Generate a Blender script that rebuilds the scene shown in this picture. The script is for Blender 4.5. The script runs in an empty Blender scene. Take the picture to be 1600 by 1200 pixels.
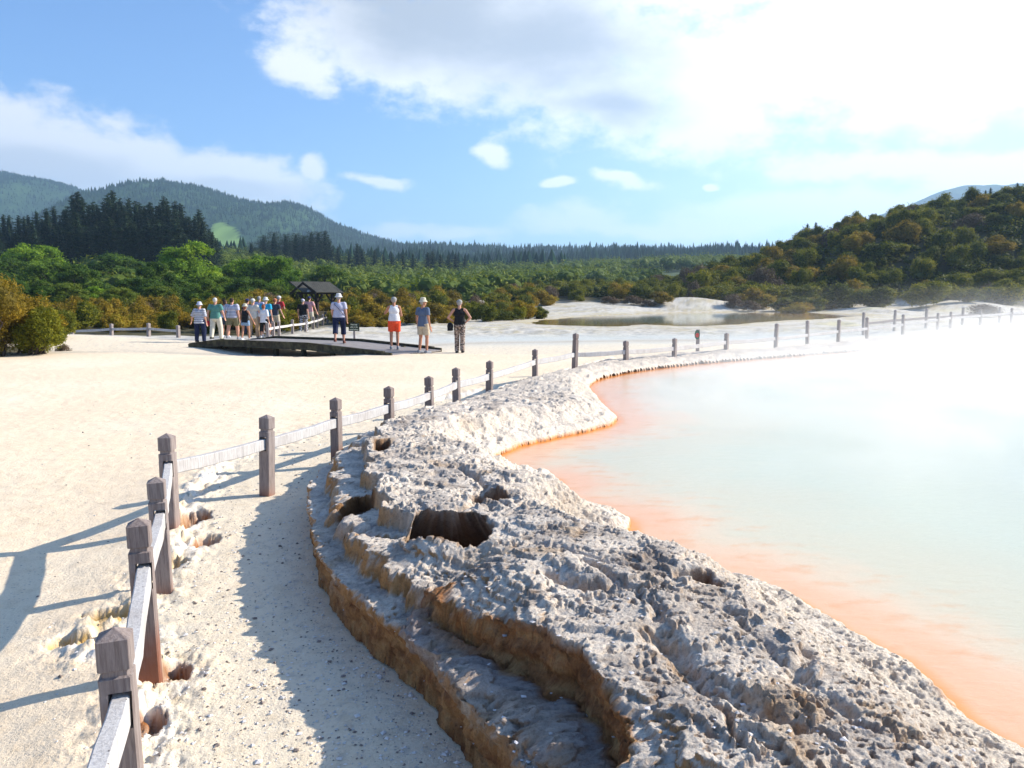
import bpy, bmesh, math, random
import numpy as np
from mathutils import Vector, Matrix, Euler
random.seed(7)
RNG = np.random.default_rng(7)
scene = bpy.context.scene
col = scene.collection
D2R = math.pi / 180

# ------------------------------------------------------------------ camera
CAM_H = 1.8
PITCH = math.atan(138 / 1244.4)
cd = bpy.data.cameras.new('camera')
cd.lens = 28; cd.sensor_width = 36; cd.clip_start = 0.05; cd.clip_end = 20000
cam = bpy.data.objects.new('camera', cd); col.objects.link(cam)
cam.location = (0, 0, CAM_H); cam.rotation_euler = (math.pi / 2 - PITCH, 0, 0)
scene.camera = cam
scene.view_settings.view_transform = 'Standard'
scene.view_settings.look = 'None'
scene.view_settings.exposure = 0.9
scene.view_settings.gamma = 1
scene.cycles.use_denoising = True
scene.cycles.volume_step_rate = 2.0
scene.cycles.volume_max_steps = 128
scene.cycles.volume_bounces = 1
scene.cycles.max_bounces = 8
scene.cycles.transparent_max_bounces = 12
scene.cycles.sample_clamp_indirect = 8

def ray(px, py):
    f = 1244.4
    x, y, z = (px - 800) / f, (600 - py) / f, -1.0
    c, s = math.cos(math.pi / 2 - PITCH), math.sin(math.pi / 2 - PITCH)
    return (x, c * y - s * z, s * y + c * z)
def P(px, py, z=0.0):                 # point on the level z that the photo shows at (px, py)
    d = ray(px, py); t = (z - CAM_H) / d[2]
    return (d[0] * t, d[1] * t)
def PD(px, py, Y):                    # point at distance Y in front
    d = ray(px, py); t = Y / d[1]
    return (d[0] * t, Y, CAM_H + d[2] * t)

# ------------------------------------------------------------------ sky with clouds
SUN_AZ, SUN_EL = 71 * D2R, 30.5 * D2R
w = bpy.data.worlds.new('World'); scene.world = w; w.use_nodes = True
nt = w.node_tree; N = nt.nodes; L = nt.links; N.clear()
def node(tree, typ, **kw):
    n = tree.nodes.new(typ)
    for k, v in kw.items(): setattr(n, k, v)
    return n
def mth(tree, op, a, b=None, c=None, clamp=False):
    n = tree.nodes.new('ShaderNodeMath'); n.operation = op; n.use_clamp = clamp
    for i, v in enumerate((a, b, c)):
        if v is None: continue
        if isinstance(v, (int, float)): n.inputs[i].default_value = v
        else: tree.links.new(v, n.inputs[i])
    return n.outputs[0]
def mixc(tree, fac, a, b, blend='MIX'):
    n = tree.nodes.new('ShaderNodeMix'); n.data_type = 'RGBA'; n.blend_type = blend
    for i, v in ((0, fac), (6, a), (7, b)):
        if isinstance(v, (int, float)): n.inputs[i].default_value = v
        elif isinstance(v, tuple): n.inputs[i].default_value = (v + (1,))[:4]
        else: tree.links.new(v, n.inputs[i])
    return n.outputs[2]
def smooth(tree, v, lo, hi, a=0.0, b=1.0):
    n = tree.nodes.new('ShaderNodeMapRange'); n.interpolation_type = 'SMOOTHSTEP'
    tree.links.new(v, n.inputs[0])
    for i, q in enumerate((lo, hi, a, b)): n.inputs[i + 1].default_value = q
    return n.outputs[0]

out = node(nt, 'ShaderNodeOutputWorld')
sky = node(nt, 'ShaderNodeTexSky', sky_type='NISHITA', sun_disc=False, sun_elevation=SUN_EL, sun_rotation=SUN_AZ,
           altitude=300, air_density=1.0, dust_density=0.8, ozone_density=1.6)
bg = node(nt, 'ShaderNodeBackground')
tc = node(nt, 'ShaderNodeTexCoord')
sep = node(nt, 'ShaderNodeSeparateXYZ'); L.new(tc.outputs['Generated'], sep.inputs[0])
az = mth(nt, 'ARCTAN2', sep.outputs[0], sep.outputs[1])
el = mth(nt, 'ARCSINE', sep.outputs[2])
azel = node(nt, 'ShaderNodeCombineXYZ')
L.new(mth(nt, 'MULTIPLY', az, 57.2958), azel.inputs[0]); L.new(mth(nt, 'MULTIPLY', el, 57.2958), azel.inputs[1])
def fbm3(scale, detail, rough=0.55, off=0.0, stretch=(1, 1, 2.2), dist=0.0):
    mp = node(nt, 'ShaderNodeMapping'); L.new(tc.outputs['Generated'], mp.inputs[0])
    mp.inputs[1].default_value = (off, off * 2, off * 3); mp.inputs[3].default_value = stretch
    n = node(nt, 'ShaderNodeTexNoise'); n.inputs['Scale'].default_value = scale
    n.inputs['Detail'].default_value = detail; n.inputs['Roughness'].default_value = rough
    n.inputs['Distortion'].default_value = dist
    L.new(mp.outputs[0], n.inputs[0]); return n
nbig = fbm3(5.5, 7, 0.6, 1.3)
nfine = fbm3(24, 7, 0.62, 4.1, (1, 1, 1.6))
warp = fbm3(7, 3, 0.5, 9.1)
wv = node(nt, 'ShaderNodeVectorMath', operation='SUBTRACT'); L.new(warp.outputs['Color'], wv.inputs[0]); wv.inputs[1].default_value = (.5, .5, .5)
ws = node(nt, 'ShaderNodeVectorMath', operation='SCALE'); L.new(wv.outputs[0], ws.inputs[0]); ws.inputs['Scale'].default_value = 3.6
wa = node(nt, 'ShaderNodeVectorMath', operation='ADD'); L.new(azel.outputs[0], wa.inputs[0]); L.new(ws.outputs[0], wa.inputs[1])
def azel_of(px, py):
    d = Vector(ray(px, py)).normalized()
    return math.degrees(math.atan2(d.x, d.y)), math.degrees(math.asin(d.z))
def blob(px, py, rx, ry, rot=0, src=None):
    a, e = azel_of(px, py)
    mp = node(nt, 'ShaderNodeMapping', vector_type='TEXTURE')
    L.new((src or wa).outputs[0], mp.inputs[0])
    k = 57.3 / 1300
    mp.inputs[1].default_value = (a, e, 0); mp.inputs[2].default_value = (0, 0, rot * D2R)
    mp.inputs[3].default_value = (rx * k, ry * k, 1e6)
    ln = node(nt, 'ShaderNodeVectorMath', operation='LENGTH'); L.new(mp.outputs[0], ln.inputs[0])
    return mth(nt, 'SUBTRACT', 1.0, ln.outputs['Value'])
def vmax(vs):
    r = vs[0]
    for v in vs[1:]: r = mth(nt, 'MAXIMUM', r, v)
    return r
def vsmax(vs, k):
    r = vs[0]
    for v in vs[1:]: r = mth(nt, 'SMOOTH_MAX', r, v, k)
    return r
# cumulus bank on the left, great overhead cloud, small puffs
cov = vsmax([blob(-60, 215, 230, 88, -8), blob(120, 250, 300, 76, -11), blob(330, 278, 200, 62, -7), blob(-150, 170, 180, 60),
             blob(490, 264, 32, 25), blob(595, 279, 66, 17), blob(767, 240, 34, 20), blob(865, 296, 36, 15), blob(972, 284, 50, 18),
             blob(1108, 290, 16, 10),
             blob(620, 60, 240, 90, -12), blob(470, 108, 80, 40, -10), blob(820, 60, 330, 130), blob(960, 160, 220, 80, -8), blob(1110, 190, 150, 75, -5),
             blob(1250, 90, 330, 150, 8), blob(1500, 120, 260, 95, 12), blob(1120, -150, 900, 210),
             blob(1400, 265, 190, 34, -6), blob(1560, 275, 150, 38)], 0.25)
low = vmax([blob(680, 362, 190, 20), blob(960, 352, 300, 26), blob(1150, 345, 260, 34), blob(1300, 330, 240, 40, 4)])
nz = mth(nt, 'SUBTRACT', nbig.outputs[0], 0.5)
nf = mth(nt, 'SUBTRACT', nfine.outputs[0], 0.5)
dens = mth(nt, 'ADD', cov, mth(nt, 'ADD', mth(nt, 'MULTIPLY', nz, 1.1), mth(nt, 'MULTIPLY', nf, 1.25)))
dlow = mth(nt, 'ADD', low, mth(nt, 'ADD', mth(nt, 'MULTIPLY', nz, 1.6), mth(nt, 'MULTIPLY', nf, 0.9)))
m1 = smooth(nt, dens, -0.05, 0.55)
m2 = mth(nt, 'MULTIPLY', smooth(nt, dlow, 0.0, 0.7), 0.75)
# thin bright veil thickening towards the sun
veil = mth(nt, 'MULTIPLY', smooth(nt, mth(nt, 'MULTIPLY', az, 57.2958), -6, 30), 0.82)
veil = mth(nt, 'MULTIPLY', veil, mth(nt, 'MULTIPLY', smooth(nt, mth(nt, 'MULTIPLY', az, 57.2958), 95, 50), smooth(nt, mth(nt, 'MULTIPLY', el, 57.2958), 60, 30)))
vn = mth(nt, 'MULTIPLY', veil, mth(nt, 'ADD', 0.72, mth(nt, 'MULTIPLY', nz, 1.2)))
mask = mth(nt, 'MAXIMUM', m1, m2)
# optical thickness: the heart of the great cloud is grey seen from below
grey = vsmax([blob(660, 0, 330, 130, -5), blob(850, 70, 270, 120), blob(960, 165, 170, 60, -6), blob(760, -120, 500, 160)], 0.3)
grey = smooth(nt, mth(nt, 'ADD', grey, mth(nt, 'MULTIPLY', nz, 1.3)), 0.0, 0.95)
greyl = smooth(nt, mth(nt, 'ADD', vmax([blob(60, 262, 330, 40, -7), blob(350, 300, 160, 26)]), mth(nt, 'MULTIPLY', nz, 1.2)), 0.0, 0.8)
litc = mixc(nt, grey, (1.0, 1.0, 1.0), (0.42, 0.45, 0.50))
litc = mixc(nt, mth(nt, 'MULTIPLY', greyl, 0.6), litc, (0.52, 0.56, 0.62))
# clouds brighten towards the sun
cs = node(nt, 'ShaderNodeVectorMath', operation='SCALE'); L.new(litc, cs.inputs[0])
L.new(smooth(nt, mth(nt, 'MULTIPLY', az, 57.2958), -30, 25, 6.4, 8.2), cs.inputs['Scale'])
tint = mixc(nt, 1.0, sky.outputs[0], (0.54, 0.82, 1.16), 'MULTIPLY')
base = mixc(nt, vn, tint, (7.2, 8.2, 8.6))
fin = mixc(nt, mask, base, cs.outputs[0])
L.new(fin, bg.inputs[0]); bg.inputs[1].default_value = 0.095
L.new(bg.outputs[0], out.inputs[0])
w.cycles.sampling_method = 'MANUAL'; w.cycles.sample_map_resolution = 512

# ------------------------------------------------------------------ sun
sd = bpy.data.lights.new('sun', 'SUN'); sd.energy = 5.0; sd.angle = 0.53 * D2R; sd.color = (1.0, 0.93, 0.82)
sun = bpy.data.objects.new('sun', sd); col.objects.link(sun)
sv = Vector((math.sin(SUN_AZ) * math.cos(SUN_EL), math.cos(SUN_AZ) * math.cos(SUN_EL), math.sin(SUN_EL)))
sun.rotation_euler = sv.to_track_quat('Z', 'Y').to_euler(); sun.location = (30, 10, 40)

# ------------------------------------------------------------------ helpers
def tag(o, label=None, cat=None, group=None, kind=None):
    if label: o['label'] = label
    if cat: o['category'] = cat
    if group: o['group'] = group
    if kind: o['kind'] = kind
    return o
def empty(name, loc=(0, 0, 0), rz=0.0):
    o = bpy.data.objects.new(name, None); col.objects.link(o)
    o.empty_display_size = 0.2; o.location = loc; o.rotation_euler = (0, 0, rz); return o
def mesh_np(name, v, faces, mats=(), parent=None, colors=None, smooth_=False, midx=None, link=True, cname='tone'):
    """v (n,3); faces: (m,k) int array, or list of such arrays"""
    if not isinstance(faces, list): faces = [faces]
    faces = [np.asarray(f, dtype=np.int32) for f in faces if len(f)]
    me = bpy.data.meshes.new(name)
    v = np.asarray(v, dtype=np.float32)
    me.vertices.add(len(v)); me.vertices.foreach_set('co', v.ravel())
    loops = np.concatenate([f.ravel() for f in faces])
    tot = np.concatenate([np.full(len(f), f.shape[1], dtype=np.int32) for f in faces])
    st = np.concatenate([[0], np.cumsum(tot)[:-1]]).astype(np.int32)
    me.loops.add(len(loops)); me.loops.foreach_set('vertex_index', loops)
    me.polygons.add(len(tot)); me.polygons.foreach_set('loop_start', st)
    try: me.polygons.foreach_set('loop_total', tot)
    except Exception: pass
    if midx is not None: me.polygons.foreach_set('material_index', np.asarray(midx, dtype=np.int32))
    me.polygons.foreach_set('use_smooth', np.full(len(tot), smooth_, dtype=bool))
    me.update(calc_edges=True); 
    if colors is not None:
        at = me.color_attributes.new(cname, 'FLOAT_COLOR', 'POINT')
        c = np.ones((len(v), 4), dtype=np.float32); c[:, :colors.shape[1]] = colors
        at.data.foreach_set('color', c.ravel())
    for m in mats: me.materials.append(m)
    if not link: return me
    o = bpy.data.objects.new(name, me); col.objects.link(o)
    if parent is not None: o.parent = parent
    return o
def bm_obj(name, bm, mat, parent=None, smooth_=False, bevel=0.0):
    me = bpy.data.meshes.new(name)
    if bevel:
        es = [e for e in bm.edges if e.calc_face_angle(0) > 0.6]
        bmesh.ops.bevel(bm, geom=es, offset=bevel, segments=1, affect='EDGES')
    bm.normal_update(); bm.to_mesh(me); bm.free()
    for m in (mat if isinstance(mat, (list, tuple)) else [mat]): me.materials.append(m)
    for p in me.polygons: p.use_smooth = smooth_
    o = bpy.data.objects.new(name, me); col.objects.link(o)
    if parent is not None: o.parent = parent
    return o
def bx(bm, c, s, rz=0.0, rot=None):
    M = Matrix.Translation(c) @ (rot.to_4x4() if rot else Matrix.Rotation(rz, 4, 'Z')) @ Matrix.Diagonal((s[0], s[1], s[2], 1))
    return bmesh.ops.create_cube(bm, size=1.0, matrix=M)['verts']
def beam(bm, a, b, wd, ht, up=Vector((0, 0, 1))):
    a, b = Vector(a), Vector(b); d = b - a
    y = d.normalized(); x = y.cross(up).normalized(); z = x.cross(y)
    R = Matrix((x, y, z)).transposed()
    return bx(bm, (a + b) / 2, (wd, d.length, ht), rot=R)
def cyl(bm, a, b, r1, r2=None, seg=10):
    a, b = Vector(a), Vector(b); d = b - a
    M = Matrix.Translation((a + b) / 2) @ d.to_track_quat('Z', 'Y').to_matrix().to_4x4()
    return bmesh.ops.create_cone(bm, cap_ends=True, segments=seg, radius1=r1, radius2=r1 if r2 is None else r2, depth=d.length, matrix=M)['verts']

# ---- numpy noise
_perm = np.random.default_rng(3).permutation(4096).astype(np.int64)
_ga = np.random.default_rng(5).uniform(0, 2 * np.pi, 4096)
_gx, _gy = np.cos(_ga), np.sin(_ga)
def pn(x, y):
    xi = np.floor(x).astype(np.int64); yi = np.floor(y).astype(np.int64)
    fx = x - xi; fy = y - yi
    u = fx * fx * fx * (fx * (fx * 6 - 15) + 10); v = fy * fy * fy * (fy * (fy * 6 - 15) + 10)
    def g(ix, iy, dx, dy):
        h = _perm[(_perm[ix & 4095] + iy) & 4095]
        return _gx[h] * dx + _gy[h] * dy
    a = g(xi, yi, fx, fy); b = g(xi + 1, yi, fx - 1, fy)
    c = g(xi, yi + 1, fx, fy - 1); d = g(xi + 1, yi + 1, fx - 1, fy - 1)
    return (a + u * (b - a) + v * ((c + u * (d - c)) - (a + u * (b - a)))) * 1.5
def fbm(x, y, o=4, g=0.5, off=0.0):
    s = 0; a = 1.0; n = 0
    for i in range(o):
        s = s + a * pn(x * 2 ** i + 17.3 * i + off, y * 2 ** i - 9.1 * i + off); n += a; a *= g
    return s / n
def ridge(x, y, o=3, g=0.5, off=0.0):
    s = 0; a = 1.0; n = 0
    for i in range(o):
        s = s + a * (1 - np.abs(pn(x * 2 ** i + 31.7 * i + off, y * 2 ** i + 11 * i + off)) * 2); n += a; a *= g
    return s / n
def ss(x, a, b):
    t = np.clip((x - a) / (b - a), 0, 1); return t * t * (3 - 2 * t)
def polydist(x, y, pts, closed=False):
    """distance, arc length, direction from nearest point, to a polyline"""
    pts = list(pts)
    if closed: pts = pts + [pts[0]]
    best = np.full(x.shape, 1e9); arc = np.zeros(x.shape); nx = np.zeros(x.shape); ny = np.zeros(x.shape); acc = 0
    for (ax, ay), (bx_, by_) in zip(pts[:-1], pts[1:]):
        dx, dy = bx_ - ax, by_ - ay; l2 = dx * dx + dy * dy + 1e-12
        t = np.clip(((x - ax) * dx + (y - ay) * dy) / l2, 0, 1)
        qx = x - ax - t * dx; qy = y - ay - t * dy; d = qx * qx + qy * qy
        m = d < best
        best = np.where(m, d, best); arc = np.where(m, acc + t * math.sqrt(l2), arc)
        nx = np.where(m, qx, nx); ny = np.where(m, qy, ny)
        acc += math.sqrt(l2)
    best = np.sqrt(best)
    return best, arc, nx / (best + 1e-9), ny / (best + 1e-9)
def inside(x, y, pts):
    r = np.zeros(x.shape, dtype=bool); n = len(pts)
    for i in range(n):
        x1, y1 = pts[i]; x2, y2 = pts[(i + 1) % n]
        if y1 == y2: continue
        c = ((y1 > y) != (y2 > y)) & (x < (x2 - x1) * (y - y1) / (y2 - y1) + x1)
        r ^= c
    return r
def chaikin(pts, n=2):
    for _ in range(n):
        q = [pts[0]]
        for a, b in zip(pts[:-1], pts[1:]):
            q += [(a[0] * .75 + b[0] * .25, a[1] * .75 + b[1] * .25), (a[0] * .25 + b[0] * .75, a[1] * .25 + b[1] * .75)]
        q.append(pts[-1]); pts = q
    return pts

# ---- materials
def mat_new(name):
    m = bpy.data.materials.new(name); m.use_nodes = True
    t = m.node_tree; b = t.nodes['Principled BSDF']; b.inputs['Roughness'].default_value = 0.85
    b.inputs['Specular IOR Level'].default_value = 0.25
    return m, t, b
def noise(t, scale, detail=4, rough=0.55, coord='Object', stretch=(1, 1, 1), dist=0.0):
    c = t.nodes.new('ShaderNodeTexCoord'); mp = t.nodes.new('ShaderNodeMapping'); mp.inputs[3].default_value = stretch
    n = t.nodes.new('ShaderNodeTexNoise'); t.links.new(c.outputs[coord], mp.inputs[0]); t.links.new(mp.outputs[0], n.inputs[0])
    n.inputs['Scale'].default_value = scale; n.inputs['Detail'].default_value = detail; n.inputs['Roughness'].default_value = rough
    n.inputs['Distortion'].default_value = dist
    return n.outputs[0]
def attr(t, name='tone'):
    n = t.nodes.new('ShaderNodeAttribute'); n.attribute_name = name; return n.outputs['Color']
def bump(t, b, h, strength=0.5, dist=0.01, prev=None):
    n = t.nodes.new('ShaderNodeBump'); n.inputs['Strength'].default_value = strength; n.inputs['Distance'].default_value = dist
    t.links.new(h, n.inputs['Height'])
    if prev is not None: t.links.new(prev, n.inputs['Normal'])
    t.links.new(n.outputs[0], b.inputs['Normal']); return n.outputs[0]
def plain(name, c1, c2=None, scale=8, rough=0.85, spec=0.25, bmp=0.3, bdist=0.005, stretch=(1, 1, 1)):
    m, t, b = mat_new(name); b.inputs['Roughness'].default_value = rough; b.inputs['Specular IOR Level'].default_value = spec
    if c2 is None: c2 = tuple(v * 0.75 for v in c1)
    n = noise(t, scale, 5, 0.6, stretch=stretch)
    f = smooth(t, n, 0.35, 0.68)
    t.links.new(mixc(t, f, c1, c2), b.inputs['Base Color'])
    if bmp: bump(t, b, n, bmp, bdist)
    return m
# ================================================================== TERRAIN
WATER_Z = 0.10
OUT = [P(*p) for p in ((900, 1500), (820, 1290), (745, 1200), (690, 1125), (640, 1060), (590, 1018), (545, 985), (512, 935), (494, 890), (487, 845), (487, 800), (500, 780),
       (520, 765), (524, 742), (545, 725), (590, 702), (640, 680), (690, 657), (735, 635), (790, 614), (850, 598), (905, 583), (960, 573), (1040, 562))]
OUT = OUT + [P(px, py, z) for px, py, z in ((1150, 552, .1), (1213, 545, .12), (1311, 533, .2), (1412, 522, .27), (1486, 515, .33), (1581, 510, .4), (1700, 505, .5), (1900, 500, .5))]
INN = [P(px, py, WATER_Z) for px, py in ((2100, 1500), (1800, 1290), (1640, 1210), (1590, 1178), (1520, 1140), (1470, 1085), (1420, 1045), (1350, 1012), (1290, 975), (1245, 940), (1200, 925), (1110, 902),
       (1040, 888), (985, 866), (950, 850), (975, 842), (990, 832), (982, 814), (935, 797), (880, 788), (850, 772), (872, 756), (868, 748), (820, 744), (785, 738), (768, 726), (775, 714), (815, 698), (870, 686), (925, 674),
       (966, 662), (962, 650), (945, 638), (935, 622), (920, 606), (935, 594), (980, 584), (1060, 573), (1150, 565), (1250, 557), (1350, 549), (1450, 540), (1580, 528), (1700, 521), (1900, 513))]
OUT = chaikin(OUT, 1)
INN = chaikin(INN, 1)
ROCKPOLY = OUT + INN[::-1]
POOL = INN + [(75, 40), (80, -20), (8, -20), (INN[0][0] + 1.5, -2)]
LEDGE = [P(*p) for p in ((120, 1500), (175, 1290), (215, 1150), (235, 1075), (262, 1040), (205, 985), (150, 1010), (130, 985), (215, 945), (240, 905), (285, 850), (283, 790), (300, 770), (335, 740), (350, 715), (405, 700), (440, 688),
         (480, 675), (525, 662), (575, 645), (620, 632), (680, 622), (740, 612), (800, 603), (840, 595), (900, 576), (960, 560))]
LPOLY = LEDGE + [(3.0, 24), (-60, 30), (-60, -3), (LEDGE[0][0], -3)]
POND = [P(*p) for p in ((815, 503), (850, 500), (900, 495), (960, 492), (1040, 489), (1120, 488), (1240, 487), (1330, 491), (1360, 493), (1300, 497), (1200, 503), (1130, 508), (1060, 510), (1010, 507), (960, 510), (900, 509), (850, 507))]
DA, DB = Vector((-11.5, 28.4, 0)), Vector((-3.6, 23.9, 0))          # near edge of the boardwalk
DU = (DB - DA).normalized(); DV = Vector((-DU.y, DU.x, 0)); DLEN = (DB - DA).length; DW = 2.55

HPX = [-12, 2, 14, 28, 37, 45, 52, 63, 78, 96, 130, 220]; HPZ = [0, 1.2, 1.8, 2.2, 4.0, 6.6, 9.2, 12.0, 15.0, 17.5, 20, 22]
def hill_right(x, y):
    return np.interp(x + 2.5 * fbm(x * .05, y * .05, 2), HPX, HPZ) * ss(y, 88, 122) * (1 - .8 * ss(y, 150, 230))
def ground_raw(x, y):
    r = np.hypot(x, y)
    z = 0.03 * fbm(x * .35, y * .35, 3) * ss(r, 3, 12) + 0.010 * fbm(x * 3.5, y * 3.5, 4, .6)
    z = z - .09 * ss(-x - .32 * y, .45, 1.6) * (1 - ss(y, 6, 9))
    z = z + 0.35 * ss(x, 9, 26) * ss(y, 20, 36) * (1 - ss(y, 44, 60))
    z = z + 0.28 * np.exp(-((x + 18.5) / 4.6) ** 2 - ((y - 31.5) / 3.0) ** 2)
    # channel under the boardwalk
    u = (x - DA.x) * DU.x + (y - DA.y) * DU.y; v = (x - DA.x) * DV.x + (y - DA.y) * DV.y
    z = z - 0.17 * np.exp(-((u - DLEN * .5) / 2.9) ** 4) * np.exp(-((v - 1.2) / 4.0) ** 2)
    # sinter mounds between the path and the pond
    z = z + 0.12 * ss(fbm(x * .18 + 3, y * .18, 4), 0.0, 0.6) * ss(y, 33, 45) * (1 - ss(y, 100, 130)) * ss(x, -14, -2)
    z = z + 0.13 * ss(y, 33, 40) * (1 - ss(y, 60, 90)) * (fbm(x * .8, y * 1.0, 5, .6))
    z = z + 0.35 * ss(y, 86, 97) * ss(x, -6, 6) + .95 * np.exp(-((x - 21) / 5) ** 2 - ((y - 95) / 6) ** 2) + 0.5 * np.exp(-((x - 10) / 6) ** 2 - ((y - 90) / 6) ** 2)
    z = z + 1.1 * np.exp(-((x - 50) / 7) ** 2 - ((y - 88) / 6) ** 2) + .8 * np.exp(-((x - 36) / 4) ** 2 - ((y - 84) / 5) ** 2)
    z = z + 0.9 * np.exp(-((x + 5) / 3) ** 2 - ((y - 105) / 7) ** 2)
    z = z + hill_right(x, y)
    # plain rising to the distance, more to the left
    z = z + ss(r, 110, 480) * 13 + ss(r, 480, 800) * 17
    z = z + 6 * ss(-x, 10, 130) * ss(y, 60, 190)
    z = z + 0.4 * fbm(x * .05, y * .05, 3) * ss(r, 60, 140)
    return z
def ground_h(x, y):
    x = np.asarray(x, dtype=float); y = np.asarray(y, dtype=float)
    z = ground_raw(x, y)
    m = (np.hypot(x, y) < 40)
    # broken crust along the fence
    d, arc, _, _ = polydist(x, y, LEDGE)
    ins = inside(x + 0.05 * fbm(x * 6, y * 6, 3), y + 0.05 * fbm(x * 6 + 9, y * 6, 3), LPOLY)
    sd_ = np.where(ins, d, -d) + 0.05 * fbm(x * 9, y * 9, 4)
    z = z + np.where(m, 0.05 * ss(sd_, -0.02, 0.02) - 0.03, 0)
    lip = np.exp(-(np.abs(sd_) / 0.22) ** 2)
    z = z + np.where(m, lip * 0.07 * (fbm(x * 8, y * 8, 5, .6) + .05), 0)
    for px, py, rx, ry, dep in PITS:
        cx, cy = P(px, py)
        q = np.hypot((x - cx) / rx, (y - cy) / ry) + 0.55 * fbm(x * 8, y * 8, 4, .65)
        z = z - dep * (1 - ss(q, 0.78, 1.0)) * (1 + .5 * fbm(x * 18, y * 18, 3))
    dp, _, _, _ = polydist(x, y, POOL, True)
    ip = inside(x, y, POOL)
    z = z - np.where(ip, 1.2 * ss(dp, -0.2, 1.5) + .1, 0)
    far = np.hypot(x, y) > 30
    dq, _, _, _ = polydist(x, y, POND, True); iq = inside(x, y, POND)
    sq = np.where(iq, dq, -dq) + 1.2 * fbm(x * .3, y * .3, 3)
    z = np.where(far, z * (1 - ss(sq, -7, 0) * 0.97) - 0.4 * ss(sq, -.3, 2.5) + 0.03 * (1 - ss(np.abs(sq + 1.2), 0, 1.6)), z)
    return z
PITS = [(300, 805, .13, .26, .13), (322, 838, .1, .16, .10), (268, 1040, .09, .10, .10), (233, 1120, .07, .12, .08), (120, 990, .14, .08, .05), (170, 955, .16, .08, .05), (270, 872, .1, .12, .06)]
def gh(x, y): return float(ground_h(np.array([x]), np.array([y]))[0])

# ---- ground sheet
def polar_grid(rs, th):
    R, T = np.meshgrid(rs, th, indexing='ij')
    X = R * np.sin(T); Y = R * np.cos(T)
    n, m = R.shape
    i, j = np.meshgrid(np.arange(n - 1), np.arange(m - 1), indexing='ij')
    a = (i * m + j).ravel()
    return X.ravel(), Y.ravel(), np.stack([a, a + 1, a + m + 1, a + m], 1)
rs = np.concatenate([np.geomspace(0.25, 1.9, 20)[:-1], np.geomspace(1.9, 14, 420)[:-1], np.geomspace(14, 130, 230)[:-1], np.geomspace(130, 6500, 90)])
th = np.concatenate([np.linspace(-180, -42, 40)[:-1], np.linspace(-42, 42, 760)[:-1], np.linspace(42, 180, 40)]) * D2R
X, Y, F = polar_grid(rs, th)
Z = ground_h(X, Y)
r_ = np.hypot(X, Y)
Z = np.where(r_ > 4500, Z - (r_ - 4500) * .02, Z)
# pigment of the ground
def lerp(a, b, t): return a + (np.asarray(b) - a) * t[:, None]
d, arc, _, _ = polydist(X, Y, LEDGE)
ins = inside(X, Y, LPOLY)
sdl = np.where(ins, d, -d)
C = np.zeros((len(X), 3)) + np.array((0.84, 0.675, 0.48))
f1 = fbm(X * .4, Y * .4, 4); f2 = fbm(X * 2.5, Y * 2.5, 4); f3 = fbm(X * .08 + 5, Y * .12, 4)
C = lerp(C, (0.87, 0.73, 0.54), ss(f1, -.2, .5))
C = lerp(C, (0.66, 0.50, 0.35), ss(f2 + f1 * .5, .15, .8) * .35)
strip = ss(-sdl + .03 * f2, -0.02, 0.05) * (r_ < 40)
C = lerp(C, (0.78, 0.66, 0.49), strip)
C = lerp(C, (0.50, 0.44, 0.37), strip * ss(fbm(X * 14, Y * 14, 3), .1, .5) * .5)
C = lerp(C, (0.62, 0.55, 0.46), strip * ss(f2, .1, .7) * .35)
crust = np.exp(-(np.abs(sdl) / .12) ** 2) * (r_ < 24)
C = lerp(C, (0.86, 0.82, 0.76), crust * ss(fbm(X * 5, Y * 5, 3), -.3, .3) * .9)
C = lerp(C, (0.72, 0.50, 0.22), crust * ss(fbm(X * 6 + 40, Y * 6, 3), .15, .5) * (r_ < 5.5) * .8)
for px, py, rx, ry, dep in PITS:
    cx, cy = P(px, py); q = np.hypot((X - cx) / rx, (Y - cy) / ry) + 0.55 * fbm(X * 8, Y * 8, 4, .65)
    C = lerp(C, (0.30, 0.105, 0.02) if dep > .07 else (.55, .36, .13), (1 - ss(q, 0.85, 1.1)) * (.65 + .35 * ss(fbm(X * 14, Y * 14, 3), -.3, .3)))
# footpath is peach, banks beyond are chalk white with mineral tints
yb = Y + 0.12 * X
bk = yb - 2.0 - .42 * np.clip(X - 1, 0, 34) + 0 * Y
C = lerp(C, (0.58, 0.54, 0.47), ss(bk + 1.5 * f1, 27.0, 29.5) * (1 - ss(yb, 120, 140)))
C = lerp(C, (0.42, 0.35, 0.21), ss(yb, 33, 40) * ss(f2 * .8 + f1, -.15, .45) * .75)
C = lerp(C, (0.30, 0.28, 0.25), ss(yb, 31, 36) * ss(fbm(X * 1.2, Y * 2.2, 4), .02, .4) * .75 * (1 - ss(Y, 90, 110)))
C = lerp(C, (0.55, 0.60, 0.58), np.exp(-((Y - 33 - .15 * X) / 4.0) ** 2) * ss(X, -7, -1) * (1 - ss(X, 12, 20)) * .65)
C = lerp(C, (0.60, 0.54, 0.26), ss(Y, 38, 44) * (1 - ss(Y, 80, 100)) * ss(fbm(X * .25, Y * .25 + 7, 3), .05, .6) * .55)
dq, _, _, _ = polydist(X, Y, POND, True)
C = lerp(C, (0.46, 0.36, 0.17), np.exp(-(dq / 1.8) ** 2) * (r_ > 30) * ss(f2, -.5, .4) * .8)
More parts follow.
